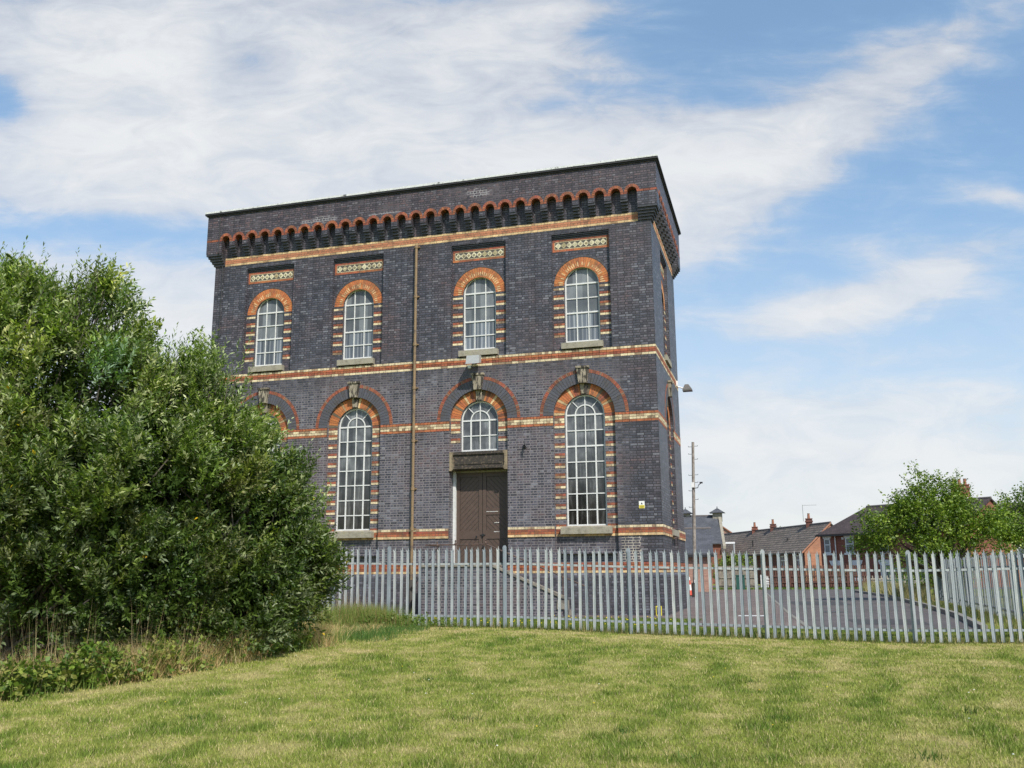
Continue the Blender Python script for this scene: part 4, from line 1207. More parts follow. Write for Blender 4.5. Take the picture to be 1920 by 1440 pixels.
# bramble leaves
def bramble(name, k, gen, z0, z1, ll, palc, label, cat='undergrowth', lw=.75):
    x, y = gen(k); k = len(x); z = gz(x, y) + z0 + (z1 - z0) * RN.random(k) * np.clip(fbm(x, y, .5, 44) * 1.9 - .3, .15, 1.1)
    p = np.stack([x, y, z], -1); ax = unit(np.array([.3, -.4, .5]) + RN.normal(0, .5, (k, 3)))
    V, F, C_ = sprigs(p, ax, 7, RN.uniform(.08, .22, k), ll, lw, pal(k, palc), .8)
    return tag(np_mesh(name, V, F, C_, M['leaf']), label, cat, kind='stuff')
def bram_gen(k):
    x, y = edge_pts(k * 3, 0, .86, (-.18, .75)); m_ = fbm(x, y, .9, 35) < .53; return x[m_][:k], y[m_][:k]
bramble('bramble', 1150, bram_gen, .02, .46, .08, [(.10, .17, .022), (.15, .22, .03), (.23, .28, .05), (.07, .12, .02), (.24, .25, .06)], 'green brambles and nettles at the foot of the shrubs')
# weed mound against the fence
def mound(k): return RN.normal(-5.95, .50, k), RN.normal(-9.15, .35, k)
mx, my = mound(300)
clumps('weed_mound', list(zip(mx, my)), 30, .12, .14, .58, .010, [(.12, .2, .03), (.17, .25, .05), (.24, .28, .07), (.34, .25, .11)], 'tall green weeds growing against the palisade fence beside the shrub', lean=.5)
mx = RN.normal(-6.1, .4, 22); my = RN.normal(-8.9, .25, 22)
clumps('weed_mound', list(zip(mx, my)), 8, .12, .5, 1.0, .008, [(.42, .34, .2), (.34, .25, .14)], 'thin dry seed stalks rising among weeds by the fence', lean=.3)
bramble('weed_mound', 420, lambda k: (RN.normal(-5.3, .7, k), RN.normal(-9.05, .3, k)), .02, .35, .05, [(.09, .15, .02), (.15, .2, .04)], 'broad leaved weeds by the foot of the fence', 'weeds')
hx = RN.uniform(-7.2, -5.0, 260); hy = RN.uniform(-11.8, -9.2, 260)
clumps('dry_grass', list(zip(hx, hy)), 30, .2, .04, .16, .009, STR, 'straw coloured flattened grass between shrub and fence', lean=1.6)
hx = RN.uniform(-5.6, -3.9, 120); hy = RN.uniform(-12.6, -9.6, 120)
clumps('green_undergrowth', list(zip(hx, hy)), 26, .18, .05, .2, .010, [(.07, .15, .03), (.1, .17, .04)], 'soft blue-green long grass beside the mound of weeds', lean=.8)
# strip of grass under and behind the fence
fx = RN.uniform(-8, 9.2, 900); fy = RN.uniform(FY - .16, FY + .3, 900)
clumps('fence_foot_grass', list(zip(fx, fy)), 14, .1, .03, .15, .008, [(.06, .11, .02), (.1, .15, .03), (.3, .24, .12)], 'longer tufts of grass along the foot of the palisade fence', lean=.6)
fx = RN.uniform(-8, 9.2, 3600); fy = RN.uniform(FY + .2, FY + 6.4, 3600)
k_ = (fy < np.where(fx < 1.2, -1.95, -6.3)); fx, fy = fx[k_], fy[k_]
clumps('verge_grass', list(zip(fx, fy)), 14, .16, .03, .09, .013, [(.07, .13, .02), (.11, .17, .03), (.16, .19, .05)], 'green grass verge between the fence and the tower', lean=.6)
fx = RN.uniform(-4.5, 9.2, 70); fy = RN.uniform(FY - .2, FY + .1, 70)
clumps('fence_foot_grass', list(zip(fx, fy)), 16, .12, .08, .32, .007, [(.16, .2, .05), (.45, .36, .18), (.1, .15, .03)], 'unstrimmed tall tufts between the feet of the palisade pales', lean=.5)
# dandelions in the verge and daisies on the lawn
def dots(name, pts, h, r, col, label):
    q = MB()
    for x, y in pts:
        z = float(gz(x, y)) + h; 
        q.add([(x + r * math.cos(a), y + r * math.sin(a), z + (.0)) for a in [k * PI / 3 for k in range(6)]] + [(x, y - r * .3, z + r * .7)], [(i, (i + 1) % 6, 6) for i in range(6)], col)
        q.add([(x - .002, y, z - h), (x + .002, y, z - h), (x, y, z)], [(0, 1, 2)], (.1, .15, .03))
    return tag(q.build(name, M['blade']), label, 'flowers', kind='stuff')
dots('dandelions', [(random.uniform(-7, .8), random.uniform(-7.9, -3.0)) for _ in range(150)], .12, .022, (.8, .6, .02), 'yellow dandelion flowers in the verge behind the fence')
dots('daisies', [(random.uniform(-5, 8), random.uniform(-21, -11)) for _ in range(26)], .03, .011, (.8, .8, .75), 'tiny white daisies scattered on the lawn')
dots('dandelions', [(random.uniform(-4.6, 4), random.uniform(-20.5, -14)) for _ in range(14)], .035, .012, (.75, .55, .03), 'few yellow dandelion flowers in the mown lawn')
wx = [(-2.6, -20.1), (1.9, -19.6), (3.4, -18.6), (5.4, -17.6), (4.6, -20.2), (.2, -19.4), (6.3, -19.2), (-1.2, -16.9), (3.0, -15.6), (2.6, -20.6)]
clumps('lawn_weeds', wx, 46, .16, .03, .11, .012, [(.06, .12, .02), (.09, .15, .03)], 'darker tufts of coarse weeds in the mown lawn', lean=1.0)
wx = [(random.uniform(-4, 6), random.uniform(-20.5, -12)) for _ in range(46)]
clumps('lawn_weeds', wx, 3, .06, .10, .24, .004, [(.3, .3, .12), (.45, .38, .2)], 'thin single stalks standing up from the mown lawn', lean=.35)

# ------------------------------------------------------------------ pole and small yard things
t = thing('telegraph_pole', (-.93, 20.2, .27), 'tall weathered timber telegraph pole right of the tower', 'pole')
px_, py_ = -.93, 20.2
def plx(z): return px_ + .26 * (z - .27) / 8.1
q = MB(); q.tube([(px_, py_, .27), (plx(4.3), py_, 4.3), (plx(8.35), py_, 8.35)], [.10, .088, .072], 12); q.build('shaft', M['polewood'], t)
q = MB(); q.tube([(px_, py_, .27), (px_, py_, 1.0)], .15, 12); q.build('base_sleeve', M['pipedark'], t)
q = MB()
for z, s in ((8.13, 1), (8.10, -1), (7.71, -1), (7.43, 1), (6.6, 1), (6.58, -1), (6.2, 1), (5.76, -1), (5.3, 1), (4.9, -1)):
    q.tube([(plx(z), py_, z), (plx(z) + s * .24, py_, z)], .012, 5); q.tube([(plx(z) + s * .24, py_, z), (plx(z) + s * .24, py_, z + .05)], .012, 5)
q.build('step_irons', M['iron'], t)
q = MB(); q.box(plx(6) - .10, plx(6) + .05, py_ - .16, py_ - .09, 5.93, 6.2); q.box(px_ + .02, px_ + .18, py_ - .2, py_ - .15, 1.0, 1.16); q.build('notice', M['signwhite'], t)
q = MB(); q.tube([(plx(6), py_ - .1, 5.88), (plx(6) + .24, py_ - .2, 5.9), (plx(6) + .28, py_ - .2, 6.04), (plx(6) + .42, py_ - .2, 6.14)], .02, 6); q.box(plx(6) + .34, plx(6) + .5, py_ - .24, py_ - .16, 6.12, 6.2); q.build('lamp_bracket', M['iron'], t)
t = thing('traffic_cone', (-1.42, 22.4, .27), 'tall red and white banded traffic cone standing left of the telegraph pole', 'traffic cone')
for k, (a_, b_, m_) in enumerate(((.06, .32, 'red'), (.32, .62, 'signwhite'), (.62, .86, 'red'), (.86, 1.02, 'signwhite'))):
    q = MB(); q.tube([(-1.42, 22.4, .27 + a_), (-1.42, 22.4, .27 + b_)], [.16 - .10 * a_, .16 - .10 * b_], 14); q.build('band', M[m_], t)
q = MB(); q.box(-1.65, -1.19, 22.17, 22.63, .28, .33); q.build('base', M['iron'], t)
t = thing('street_lamp', (-.71, 59.6, .27), 'slim pale street lamp rising behind the garden bush', 'street lamp')
q = MB(); q.tube([(-.71, 59.6, .27), (-.71, 59.6, 4.1)], .08, 8, col=(.7, .7, .7)); q.build('column', M['greyplastic'], t)
q = MB(); q.box(-1.45, -.60, 59.5, 59.75, 4.08, 4.24); q.build('lantern', M['signwhite'], t)
t = thing('service_cabinet', (.52, 40.5, .27), 'small dark green service cabinet in front of the timber fence', 'cabinet')
q = MB(); q.box(.22, .82, 40.4, 40.75, .27, 1.25); q.box(.19, .85, 40.36, 40.79, 1.25, 1.31); q.build('body', M['green'], t)
q = MB(); q.box(.5, .53, 40.38, 40.4, .35, 1.2); q.build('door_gap', M['iron'], t)

# ------------------------------------------------------------------ houses
def quad_roof(name, parent, pts, mat, th=.12):
    """sloping roof plane from 4 world points: eave0, eave1, ridge1, ridge0"""
    e0, e1, r1, r0 = [Vector(p) for p in pts]
    ux = (e1 - e0).normalized(); n = (e1 - e0).cross(r0 - e0).normalized(); vy = n.cross(ux)
    q = MB(); dn = Vector((0, 0, -th))
    q.add([e0, e1, r1, r0, e0 + dn, e1 + dn, r1 + dn, r0 + dn], [(0, 1, 2, 3), (4, 7, 6, 5), (0, 4, 5, 1), (1, 5, 6, 2), (2, 6, 7, 3), (3, 7, 4, 0)])
    return q.build(name, mat, parent, uvfn=lambda p: ((Vector(p) - e0).dot(ux), (Vector(p) - e0).dot(vy)))
def gable_house(name, p0, p1, depth, zg, ze, zr, wallm, roofm, label, cat='house', group=None, eave=.3, hip0=0, hip1=0):
    """front wall from p0 to p1 (x,y), body goes back by depth; returns (root, face function)"""
    a = Vector((p0[0], p0[1], 0)); b = Vector((p1[0], p1[1], 0)); u = (b - a).normalized(); v = Vector((-u.y, u.x, 0)); ln = (b - a).length
    root = thing(name, ((p0[0] + p1[0]) / 2, (p0[1] + p1[1]) / 2, zg), label, cat, group)
    def Pt(s, d, z): w = a + u * s + v * d; return (w.x, w.y, z)
    q = MB()
    gh0 = zr if not hip0 else ze; gh1 = zr if not hip1 else ze
    q.add([Pt(0, 0, zg), Pt(ln, 0, zg), Pt(ln, 0, ze), Pt(0, 0, ze)], [(0, 1, 2, 3)])
    q.add([Pt(0, depth, zg), Pt(ln, depth, zg), Pt(ln, depth, ze), Pt(0, depth, ze)], [(0, 1, 2, 3)])
    for s, g in ((0, gh0), (ln, gh1)):
        q.add([Pt(s, 0, zg), Pt(s, depth, zg), Pt(s, depth, ze), Pt(s, depth / 2, g - .05), Pt(s, 0, ze)], [(0, 1, 2, 3, 4)])
    q.build('wall', wallm, root)
    sl = (zr - ze) / (depth / 2); zz = ze - sl * eave
    quad_roof('roof', root, (Pt(-.15, -eave, zz + .1), Pt(ln + .15, -eave, zz + .1), Pt(ln + .15 - hip1, depth / 2, zr + .1), Pt(-.15 + hip0, depth / 2, zr + .1)), roofm)
    quad_roof('roof', root, (Pt(ln + .15, depth + eave, zz + .1), Pt(-.15, depth + eave, zz + .1), Pt(-.15 + hip0, depth / 2, zr + .1), Pt(ln + .15 - hip1, depth / 2, zr + .1)), roofm)
    rc = MB(); rc.tube([Pt(-.15 + hip0, depth / 2, zr + .1), Pt(ln + .15 - hip1, depth / 2, zr + .1)], .10, 8); rc.build('ridge_tiles', M['ridgetile'], root)
    for s, h_, sg in ((0, hip0, -1), (ln, hip1, 1)):
        if h_:
            quad_roof('roof', root, (Pt(s + sg * .15, depth + eave, zz + .1), Pt(s + sg * .15, -eave, zz + .1), Pt(s + sg * .15 - sg * h_, depth / 2, zr + .1), Pt(s + sg * .15 - sg * h_, depth / 2 + .01, zr + .1)), roofm)
    return root, Pt, ln
def hbox(q, Pt, s0, s1, d0, d1, z0, z1):
    vs = [Pt(s, d, z) for s in (s0, s1) for d in (d0, d1) for z in (z0, z1)]
    q.add(vs, [(0, 1, 3, 2), (4, 6, 7, 5), (0, 4, 5, 1), (2, 3, 7, 6), (0, 2, 6, 4), (1, 5, 7, 3)])
def hwindow(root, Pt, s, w, z0, z1, lint=True, mull=1):
    q = MB(); f = .09
    for a_ in (s - w / 2, s + w / 2 - f): hbox(q, Pt, a_, a_ + f, -.04, .03, z0, z1)
    for z in (z0, z1 - f, z0 + (z1 - z0) * .55): hbox(q, Pt, s - w / 2, s + w / 2, -.05, .03, z, z + f)
    for k in range(1, mull): hbox(q, Pt, s - w / 2 + w * k / mull - .03, s - w / 2 + w * k / mull + .03, -.045, .03, z0, z1)
    hbox(q, Pt, s - w / 2 - .14, s + w / 2 + .14, -.10, .03, z0 - .16, z0)
    if lint:
        vs = [Pt(s - w / 2 - .2, -.05, z1 + .34), Pt(s + w / 2 + .2, -.05, z1 + .34), Pt(s + w / 2 + .05, -.05, z1), Pt(s - w / 2 - .05, -.05, z1)]
        vs += [Pt(s - w / 2 - .2, .03, z1 + .34), Pt(s + w / 2 + .2, .03, z1 + .34), Pt(s + w / 2 + .05, .03, z1), Pt(s - w / 2 - .05, .03, z1)]
        q.add(vs, [(0, 1, 2, 3), (0, 4, 5, 1), (1, 5, 6, 2), (2, 6, 7, 3), (3, 7, 4, 0)])
    o = q.build('window', M['white'], root)
    g = MB(); g.add([Pt(s - w / 2, -.02, z0), Pt(s + w / 2, -.02, z0), Pt(s + w / 2, -.02, z1), Pt(s - w / 2, -.02, z1)], [(0, 1, 2, 3)]); g.build('pane', M['hglass'], o)
def chimney(root, x, y, z0, z1, w, mat, pots=1, ang=0):
    q = MB(); q.box(x - w / 2, x + w / 2, y - .3, y + .3, z0, z1); q.box(x - w / 2 - .06, x + w / 2 + .06, y - .36, y + .36, z1 - .3, z1 - .16); q.box(x - w / 2 - .04, x + w / 2 + .04, y - .34, y + .34, z1 - .02, z1 + .06)
    o = q.build('chimney', mat, root)
    for k in range(pots):
        cx = x + (k - (pots - 1) / 2) * .42
        q = MB(); q.tube([(cx, y, z1 + .06), (cx, y, z1 + .5), (cx, y, z1 + .55)], [.14, .11, .14], 10); q.build('pot', M['clay'], o)
    return o
# slate roofed brick shed behind the pole
s1, P1, l1 = gable_house('slate_roofed_outbuilding', (-9.5, 32.6), (-.95, 33.4), 7.0, .27, 2.78, 4.42, M['hb_pink'], M['slate'], 'low pinkish brick building with plain slate roof right behind the pole', 'building')
q = MB(); hbox(q, P1, -.2, l1 + .2, -.34, -.24, 2.5, 2.66); q.build('gutter', M['iron'], s1)
# large slate building with roof ventilators far behind
s2, P2, l2 = gable_house('ventilated_brick_building', (-14, 70), (-2.6, 71.6), 9, .27, 4.6, 7.55, M['hb_red'], M['slate'], 'large slate roofed brick building with two pyramid topped roof ventilators', 'building')
for cx in (-6.6, -3.1):
    q = MB(); q.box(cx - .5, cx + .5, 75.5, 76.5, 7.0, 7.98); v_ = q.build('ventilator', M['sill'], s2)
    q = MB(); q.add([(cx - .85, 75.15, 7.93), (cx + .85, 75.15, 7.93), (cx + .85, 76.85, 7.93), (cx - .85, 76.85, 7.93), (cx, 76, 8.5)], [(0, 1, 4), (1, 2, 4), (2, 3, 4), (3, 0, 4), (0, 3, 2, 1)])
    q.tube([(cx, 76, 8.45), (cx, 76, 8.65)], .05, 5); q.build('ventilator_roof', M['slate'], v_, uvfn=lambda p: (p[0], p[2]))
q = MB()
for sg in (-.35, .05):
    pass
g0 = P2(l2 + .16, 0, 0)
q.add([P2(l2 + .16, -.5, 4.2), P2(l2 + .16, 4.5, 7.95), P2(l2 + .16, 9.5, 4.2), P2(l2 + .46, -.5, 4.2), P2(l2 + .46, 4.5, 7.95), P2(l2 + .46, 9.5, 4.2),
       P2(l2 + .16, -.5, 3.9), P2(l2 + .16, 4.5, 7.6), P2(l2 + .16, 9.5, 3.9), P2(l2 + .46, -.5, 3.9), P2(l2 + .46, 4.5, 7.6), P2(l2 + .46, 9.5, 3.9)],
      [(0, 1, 4, 3), (1, 2, 5, 4), (3, 4, 10, 9), (4, 5, 11, 10), (0, 3, 9, 6), (0, 6, 7, 1), (1, 7, 8, 2)])
q.build('gable_coping', M['sill'], s2)
s3, P3, l3 = gable_house('gabled_brick_house', (-5.1, 112), (-5.0, 101), 2.3, .27, 6.45, 7.3, M['hb_pink'], M['clay'], 'small pink brick gable with red verge below the ventilators', 'building', eave=.1)
gq = MB(); gq.add([(-5.15, 100.2, .3), (-2.73, 100.2, .3), (-2.73, 100.2, 6.5), (-3.94, 100.2, 7.33), (-5.15, 100.2, 6.5)], [(0, 1, 2, 3, 4)]); gq.build('gable_wall', M['hb_pink'], s3)
gq = MB()
for (xa, za), (xb, zb_) in (((-5.35, 6.38), (-3.94, 7.4)), ((-3.94, 7.4), (-2.53, 6.38))):
    gq.add([(xa, 100, za), (xb, 100, zb_), (xb, 100, zb_ + .18), (xa, 100, za + .18), (xa, 112, za), (xb, 112, zb_), (xb, 112, zb_ + .18), (xa, 112, za + .18)], [(0, 1, 2, 3), (3, 2, 6, 7), (0, 4, 5, 1)])
gq.build('verge', M['clay'], s3)
# long tiled bungalow row
A1 = (5.52, 60.49); A0 = (5.52 - .41 * 37, 60.49 + .912 * 37)
s4, P4, l4 = gable_house('tiled_bungalow', A0, A1, 5.4, .27, 3.4, 5.85, M['hb_dark'], M['tile'], 'long low bungalow with brown concrete tile roof and white framed windows', 'house')
for s, w in ((l4 - 1.3, 1.5), (l4 - 4.6, 1.0), (l4 - 12.8, 1.3), (l4 - 9.4, 1.1), (l4 - 17, 1.1)): hwindow(s4, P4, s, w, 1.9, 3.0, False, 2)
gb = MB(); c0, c1 = P4(l4 + .02, -.05, 0), P4(l4 + .02, 5.4, 0)
gb.add([P4(l4 + .03, 0, .27), P4(l4 + .03, 5.4, .27), P4(l4 + .03, 5.4, 3.42), P4(l4 + .03, 2.7, 5.80), P4(l4 + .03, 0, 3.42)], [(0, 1, 2, 3, 4)]); gb.build('gable_wall', M['hb_orange'], s4)
vg = MB(); vg.add([P4(l4 + .15, -.32, 3.08), P4(l4 + .15, 2.7, 5.82), P4(l4 + .22, 2.7, 5.82), P4(l4 + .22, -.32, 3.08), P4(l4 + .15, -.32, 3.24), P4(l4 + .15, 2.7, 5.98), P4(l4 + .22, 2.7, 5.98), P4(l4 + .22, -.32, 3.24)], [(0, 1, 5, 4), (3, 2, 6, 7), (4, 5, 6, 7), (0, 4, 7, 3)]); vg.build('verge', M['hb_orange'], s4)
def ridge(s, d=2.7): w = P4(s, d, 0); return w[0], w[1]
for s, zt in ((l4 - 17.5, 6.35), (l4 - 12.6, 6.4), (l4 - 4.2, 6.5)):
    cx, cy = ridge(s); chimney(s4, cx, cy, 5.2, zt, .6, M['hb_dark'] if s > 20 else M['hb_red'], 1)
for s, d in ((l4 - 13.5, .7), (l4 - 5.8, 1.1)):
    w = P4(s, d, 4.0); q = MB(); q.tube([w, (w[0], w[1], 4.75)], .07, 8); q.build('vent_pipe', M['iron'], s4)
cx, cy = ridge(l4 - 4.2)
q = MB(); q.tube([(cx - .5, cy, 6.3), (cx - .5, cy, 7.9)], .03, 6); q.tube([(cx - .5, cy, 7.85), (cx + .8, cy, 7.85)], .02, 6)
for k in range(6): q.tube([(cx - .3 + k * .2, cy - .2, 7.85), (cx - .3 + k * .2, cy + .2, 7.85)], .01, 4)
q.build('aerial', M['greyplastic'], s4)
# two storey brown house
s5, P5, l5 = gable_house('brown_brick_house', (6.75, 54.3), (16.5, 45.7), 7.6, .27, 4.65, 6.85, M['hb_red'], M['tiledark'], 'two storey red-brown brick house with dark hipped tile roof behind the tree', 'house', hip0=2.2)
for s in (.72, 2.95, 6.2, 9.8): hwindow(s5, P5, s, .62 if s < 1 else .8, 3.0, 4.2)
for s in (1.5, 3.4, 6.2, 9.2): hwindow(s5, P5, s, 1.0, .9, 2.05, True, 2)
q = MB(); q.tube([P5(1.6, -.1, .3), P5(1.6, -.1, 4.5)], .05, 6); q.box(*(P5(2.15, 0, 0)[0] + v_ for v_ in (0, .22)), P5(2.2, 0, 0)[1] - .12, P5(2.2, 0, 0)[1], 4.1, 4.3); q.build('downpipe', M['white'], s5)
q = MB(); hbox(q, P5, -.2, l5, -.42, -.30, 4.40, 4.52); q.build('gutter', M['iron'], s5)
cw = (18.1, 54.6)
chimney(s5, cw[0], cw[1], 7.4, 8.45, 1.35, M['hb_red'], 3)
q = MB(); q.box(cw[0] - .8, cw[0] + .8, cw[1] - .5, cw[1] + .5, 5.2, 7.4); q.build('rendered_stack', M['render'], s5)
# right hand orange house
s6, P6, l6 = gable_house('orange_brick_house', (19.5, 49.0), (36, 46), 8.5, .27, 4.2, 6.6, M['hb_orange'], M['tiledark'], 'orange brick house with side gable at the right edge behind the tree', 'house')
for s in (1.7, 5.0): hwindow(s6, P6, s, 1.25, 2.6, 3.6, False, 1)

# garden boundaries ---------------------------------------------------------------
def board_fence(name, p0, p1, z0, z1, bw, gapf, mat, label, group=None, pointed=False, rails=True):
    a = Vector((*p0, 0)); b = Vector((*p1, 0)); u = (b - a).normalized(); v = Vector((-u.y, u.x, 0)); ln = (b - a).length
    root = thing(name, ((p0[0] + p1[0]) / 2, (p0[1] + p1[1]) / 2, z0), label, 'fence', group)
    def Pt(s, d, z): w = a + u * s + v * d; return (w.x, w.y, z)
    nb = int(ln / bw); q = MB()
    for k in range(nb):
        s = k * bw; zt = z1 + random.uniform(-.02, .02); e = s + bw * gapf
        if pointed: q.add([Pt(s, 0, z0), Pt(e, 0, z0), Pt(e, 0, zt - .08), Pt((s + e) / 2, 0, zt), Pt(s, 0, zt - .08)], [(0, 1, 2, 3, 4)])
        else: hbox(q, Pt, s, e, 0 + .01 * (k % 2), .02 + .01 * (k % 2), z0, zt)
    q.build('boards', mat, root)
    for z in (z0 + .3, (z0 + z1) / 2, z1 - .25):
        r = MB(); hbox(r, Pt, 0, ln, -.05, -.003, z - .045, z + .045); r.build('rail', mat, root)
    k = 0
    while k * 2.0 <= ln: 
        r = MB(); hbox(r, Pt, k * 2.0 - .05, k * 2.0 + .05, -.06, .04, z0, z1 + .05); r.build('post', mat, root); k += 1
    return root
board_fence('board_fence', (-1.3, 41.8), (1.7, 42.2), .27, 1.95, .14, .93, M['timber'], 'weathered grey close boarded timber fence left of the picket fence')
board_fence('picket_fence', (2.0, 42.3), (9.6, 42.8), .45, 1.95, .16, .62, M['browntimber'], 'dark brown timber picket fence in front of the bungalow')
board_fence('picket_gate', (1.95, 42.2), (2.5, 42.25), .35, 1.25, .11, .6, M['white'], 'small white picket gate beside the brown fence', pointed=True)
board_fence('picket_fence', (9.2, 44.5), (13.5, 46.0), .35, 1.2, .22, .4, M['sill'], 'pale picket fence beyond the long dry grass')
t = thing('brick_garden_wall', (6, 43.2, .27), 'low dark brick wall under the brown picket fence', 'wall'); q = MB(); q.box(1.95, 9.7, 42.95, 43.15, .27, .75); q.box(1.93, 9.72, 42.92, 43.18, .75, .82); q.build('brickwork', M['hb_dark'], t)
t = thing('garden_gate_mesh', (10.1, 30, .27), 'teal wire mesh gate near the yard corner', 'gate')
q = MB(); 
for k in range(9): q.tube([(9.35 + k * .18, 30, .3), (9.35 + k * .18, 30, 1.7)], .02, 5)
for z in (.35, 1.0, 1.68): q.tube([(9.3, 30, z), (10.85, 30, z)], .03, 5)
q.build('bars', M['green'], t)

# trees and hedges ------------------------------------------------------------------
def tree(name, root, blobs, n, leafc, ll, label, trunk_r=.13, per=9, shell=.3, group=None, lw=.6, cat='tree', limbs=26, crooked=.35, fork=.25):
    t = thing(name, root, label, cat, group)
    if limbs > 20:
        sub = []
        for b in blobs:
            for _ in range(int(9 * b[3] * b[4] + 4)):
                dd = unit(RN.normal(size=3) + np.array([0, -.15, .25])); q0 = np.array(b[:3]) + dd * np.array(b[3:6]) * RN.uniform(.6, 1.08)
                rr0 = RN.uniform(.2, .42) * (1 if b[3] > .6 else .7); sub.append((*q0, rr0, rr0, rr0 * .7))
        p, d, r = blob_points(n, sub, .1)
    else: p, d, r = blob_points(n, blobs, shell)
    ax = unit(d * .7 + np.array([0, 0, .25]) + RN.normal(0, .45, d.shape))
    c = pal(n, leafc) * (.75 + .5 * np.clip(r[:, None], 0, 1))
    V, F, C_ = sprigs(p, ax, per, RN.uniform(.25, .6, n), ll, lw, c, .8)
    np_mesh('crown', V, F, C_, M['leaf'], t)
    q = MB(); x, y, z = root
    hs = min(b[2] for b in blobs)
    top = (x, y, z + (hs - z) * fork + .4)
    if trunk_r: q.tube([root, (x + .05, y, (z + top[2]) / 2), top], [trunk_r, trunk_r * .85, trunk_r * .8], 8)
    for k in range(limbs):
        b = blobs[k % len(blobs)]; tgt = np.array(b[:3]) + unit(RN.normal(size=3)) * np.array(b[3:6]) * .8
        if tgt[2] < top[2]: tgt[2] = top[2] + .3
        pts = [np.array(top) + (tgt - np.array(top)) * tt + np.array([random.uniform(-1, 1) * crooked * .4, random.uniform(-1, 1) * crooked * .4, crooked * .5]) * math.sin(PI * tt) for tt in (0, .25, .5, .75, 1)]
        q.tube([tuple(w) for w in pts], [trunk_r * .5 + .01, trunk_r * .38 + .01, trunk_r * .25 + .008, .02, .008], 6, cap=False)
    q.build('trunk', M['bark'], t)
    return t
TG = [(.075, .13, .016), (.105, .175, .02), (.15, .225, .026), (.21, .28, .035)]
tree('broadleaf_tree', (10.2, 15, .27), [(9.3, 15.0, 4.4, 1.0, 1.0, 1.1), (10.6, 15.4, 4.6, 1.0, 1.0, .85), (8.2, 14.6, 3.1, 1.3, 1.2, 1.1), (10.0, 14.8, 3.1, 1.6, 1.4, 1.2), (11.6, 15.4, 3.2, 1.1, 1.2, 1.0), (9.3, 15.1, 5.3, .5, .5, .6), (7.4, 14.6, 2.6, .7, .7, .55), (12.3, 15.6, 3.7, .6, .5, .5), (12.4, 15.6, 3.0, 1.0, 1.0, .9), (8.9, 15, 3.7, 1.1, 1.1, .9), (11.2, 15.2, 3.9, .9, .9, .7)], 4000, TG, .125,
     'spreading green tree with a ragged crown behind the rear palisade fence', .1, 7, .15, 'trees behind the rear fence', limbs=40)
tree('broadleaf_tree', (15.6, 19, .27), [(14.6, 19, 4.2, 1.1, 1.0, 1.0), (16.0, 19, 4.8, 1.2, 1.2, 1.0), (14.2, 18.8, 3.1, 1.0, 1.0, .6), (16.6, 19, 3.3, 1.4, 1.2, .9), (15.2, 19, 3.6, 1.3, 1.1, .9), (13.6, 18.6, 3.5, .9, .9, .8)], 2300, TG, .125,
     'thin crowned tree with bare twigs at the right edge', .09, 6, .1, 'trees behind the rear fence', limbs=44)
HG = [(.12, .19, .02), (.17, .25, .03), (.09, .15, .02)]
tree('hedge', (11.3, 26, .27), [(10.4, 26, 1.6, 1.0, .8, .95), (11.6, 26, 1.75, 1.1, .8, .95), (12.7, 26, 1.6, .9, .8, .9)], 1500, HG, .10, 'bright green hedge below the spreading tree', .05, 6, .5, cat='hedge', limbs=8)
tree('garden_bush', (0, 46, .27), [(-.4, 46, 1.7, .9, .8, 1.0), (.5, 46, 1.8, .8, .8, 1.0), (-1.2, 46, 1.5, .6, .7, .8)], 700, TG, .12, 'rounded green bush behind the grey timber fence', .05, 6, .5, cat='bush', limbs=8)
tree('garden_shrub', (6.6, 44, .27), [(5.6, 43.9, .9, .8, .4, .55), (7.4, 43.9, .95, .9, .4, .6)], 420, [(.1, .13, .03), (.16, .17, .05), (.22, .16, .06)], .10, 'straggly garden shrubs behind the brown pickets', .03, 6, .3, cat='bush', limbs=10)
tree('distant_tree', (-4.5, 120, .27), [(4.2, 120, 6.9, 1.6, 1.6, 1.0)], 260, [(.2, .22, .12)], .25, 'pale distant tree top over the bungalow roof', .1, 6, .2, limbs=10)
dx_ = RN.uniform(8.5, 9.6, 500); dy_ = RN.uniform(14, 36, 500)
clumps('long_dry_grass', list(zip(dx_, dy_)), 14, .25, .3, .75, .03, [(.45, .37, .2), (.35, .32, .15), (.2, .22, .08)], 'long dry grass beyond the yard kerb', lean=.5)
dx_ = RN.uniform(-2, 9.3, 300); dy_ = RN.uniform(40.4, 41.9, 300)
clumps('verge_grass', list(zip(dx_, dy_)), 10, .3, .1, .2, .06, [(.11, .18, .03), (.15, .2, .05)], 'grass verge at the foot of the garden fences', lean=.6)
dx_ = RN.uniform(8.3, 9.4, 400); dy_ = RN.uniform(-6.5, 12, 400)
clumps('kerb_weeds', list(zip(dx_, dy_)), 12, .18, .06, .22, .014, [(.08, .14, .02), (.16, .17, .06), (.3, .25, .12)], 'weeds between the kerb and the rear palisade fence', lean=.7)

# ------------------------------------------------------------------ sky
SUN_AZ = R(138); SUN_EL = R(46)
w = bpy.data.worlds.new('World'); SC.world = w; w.use_nodes = True
nt = w.node_tree
for n_ in list(nt.nodes): nt.nodes.remove(n_)
out = nt.nodes.new('ShaderNodeOutputWorld')
sky = nt.nodes.new('ShaderNodeTexSky'); sky.sky_type = 'NISHITA'; sky.sun_disc = False
sky.sun_elevation = SUN_EL; sky.sun_rotation = SUN_AZ; sky.air_density = 1.0; sky.dust_density = .6; sky.ozone_density = 1.6
tc = nt.nodes.new('ShaderNodeTexCoord')
sp = nt.nodes.new('ShaderNodeSeparateXYZ'); L(nt, tc.outputs['Generated'], sp.inputs[0])
ya = -.2814
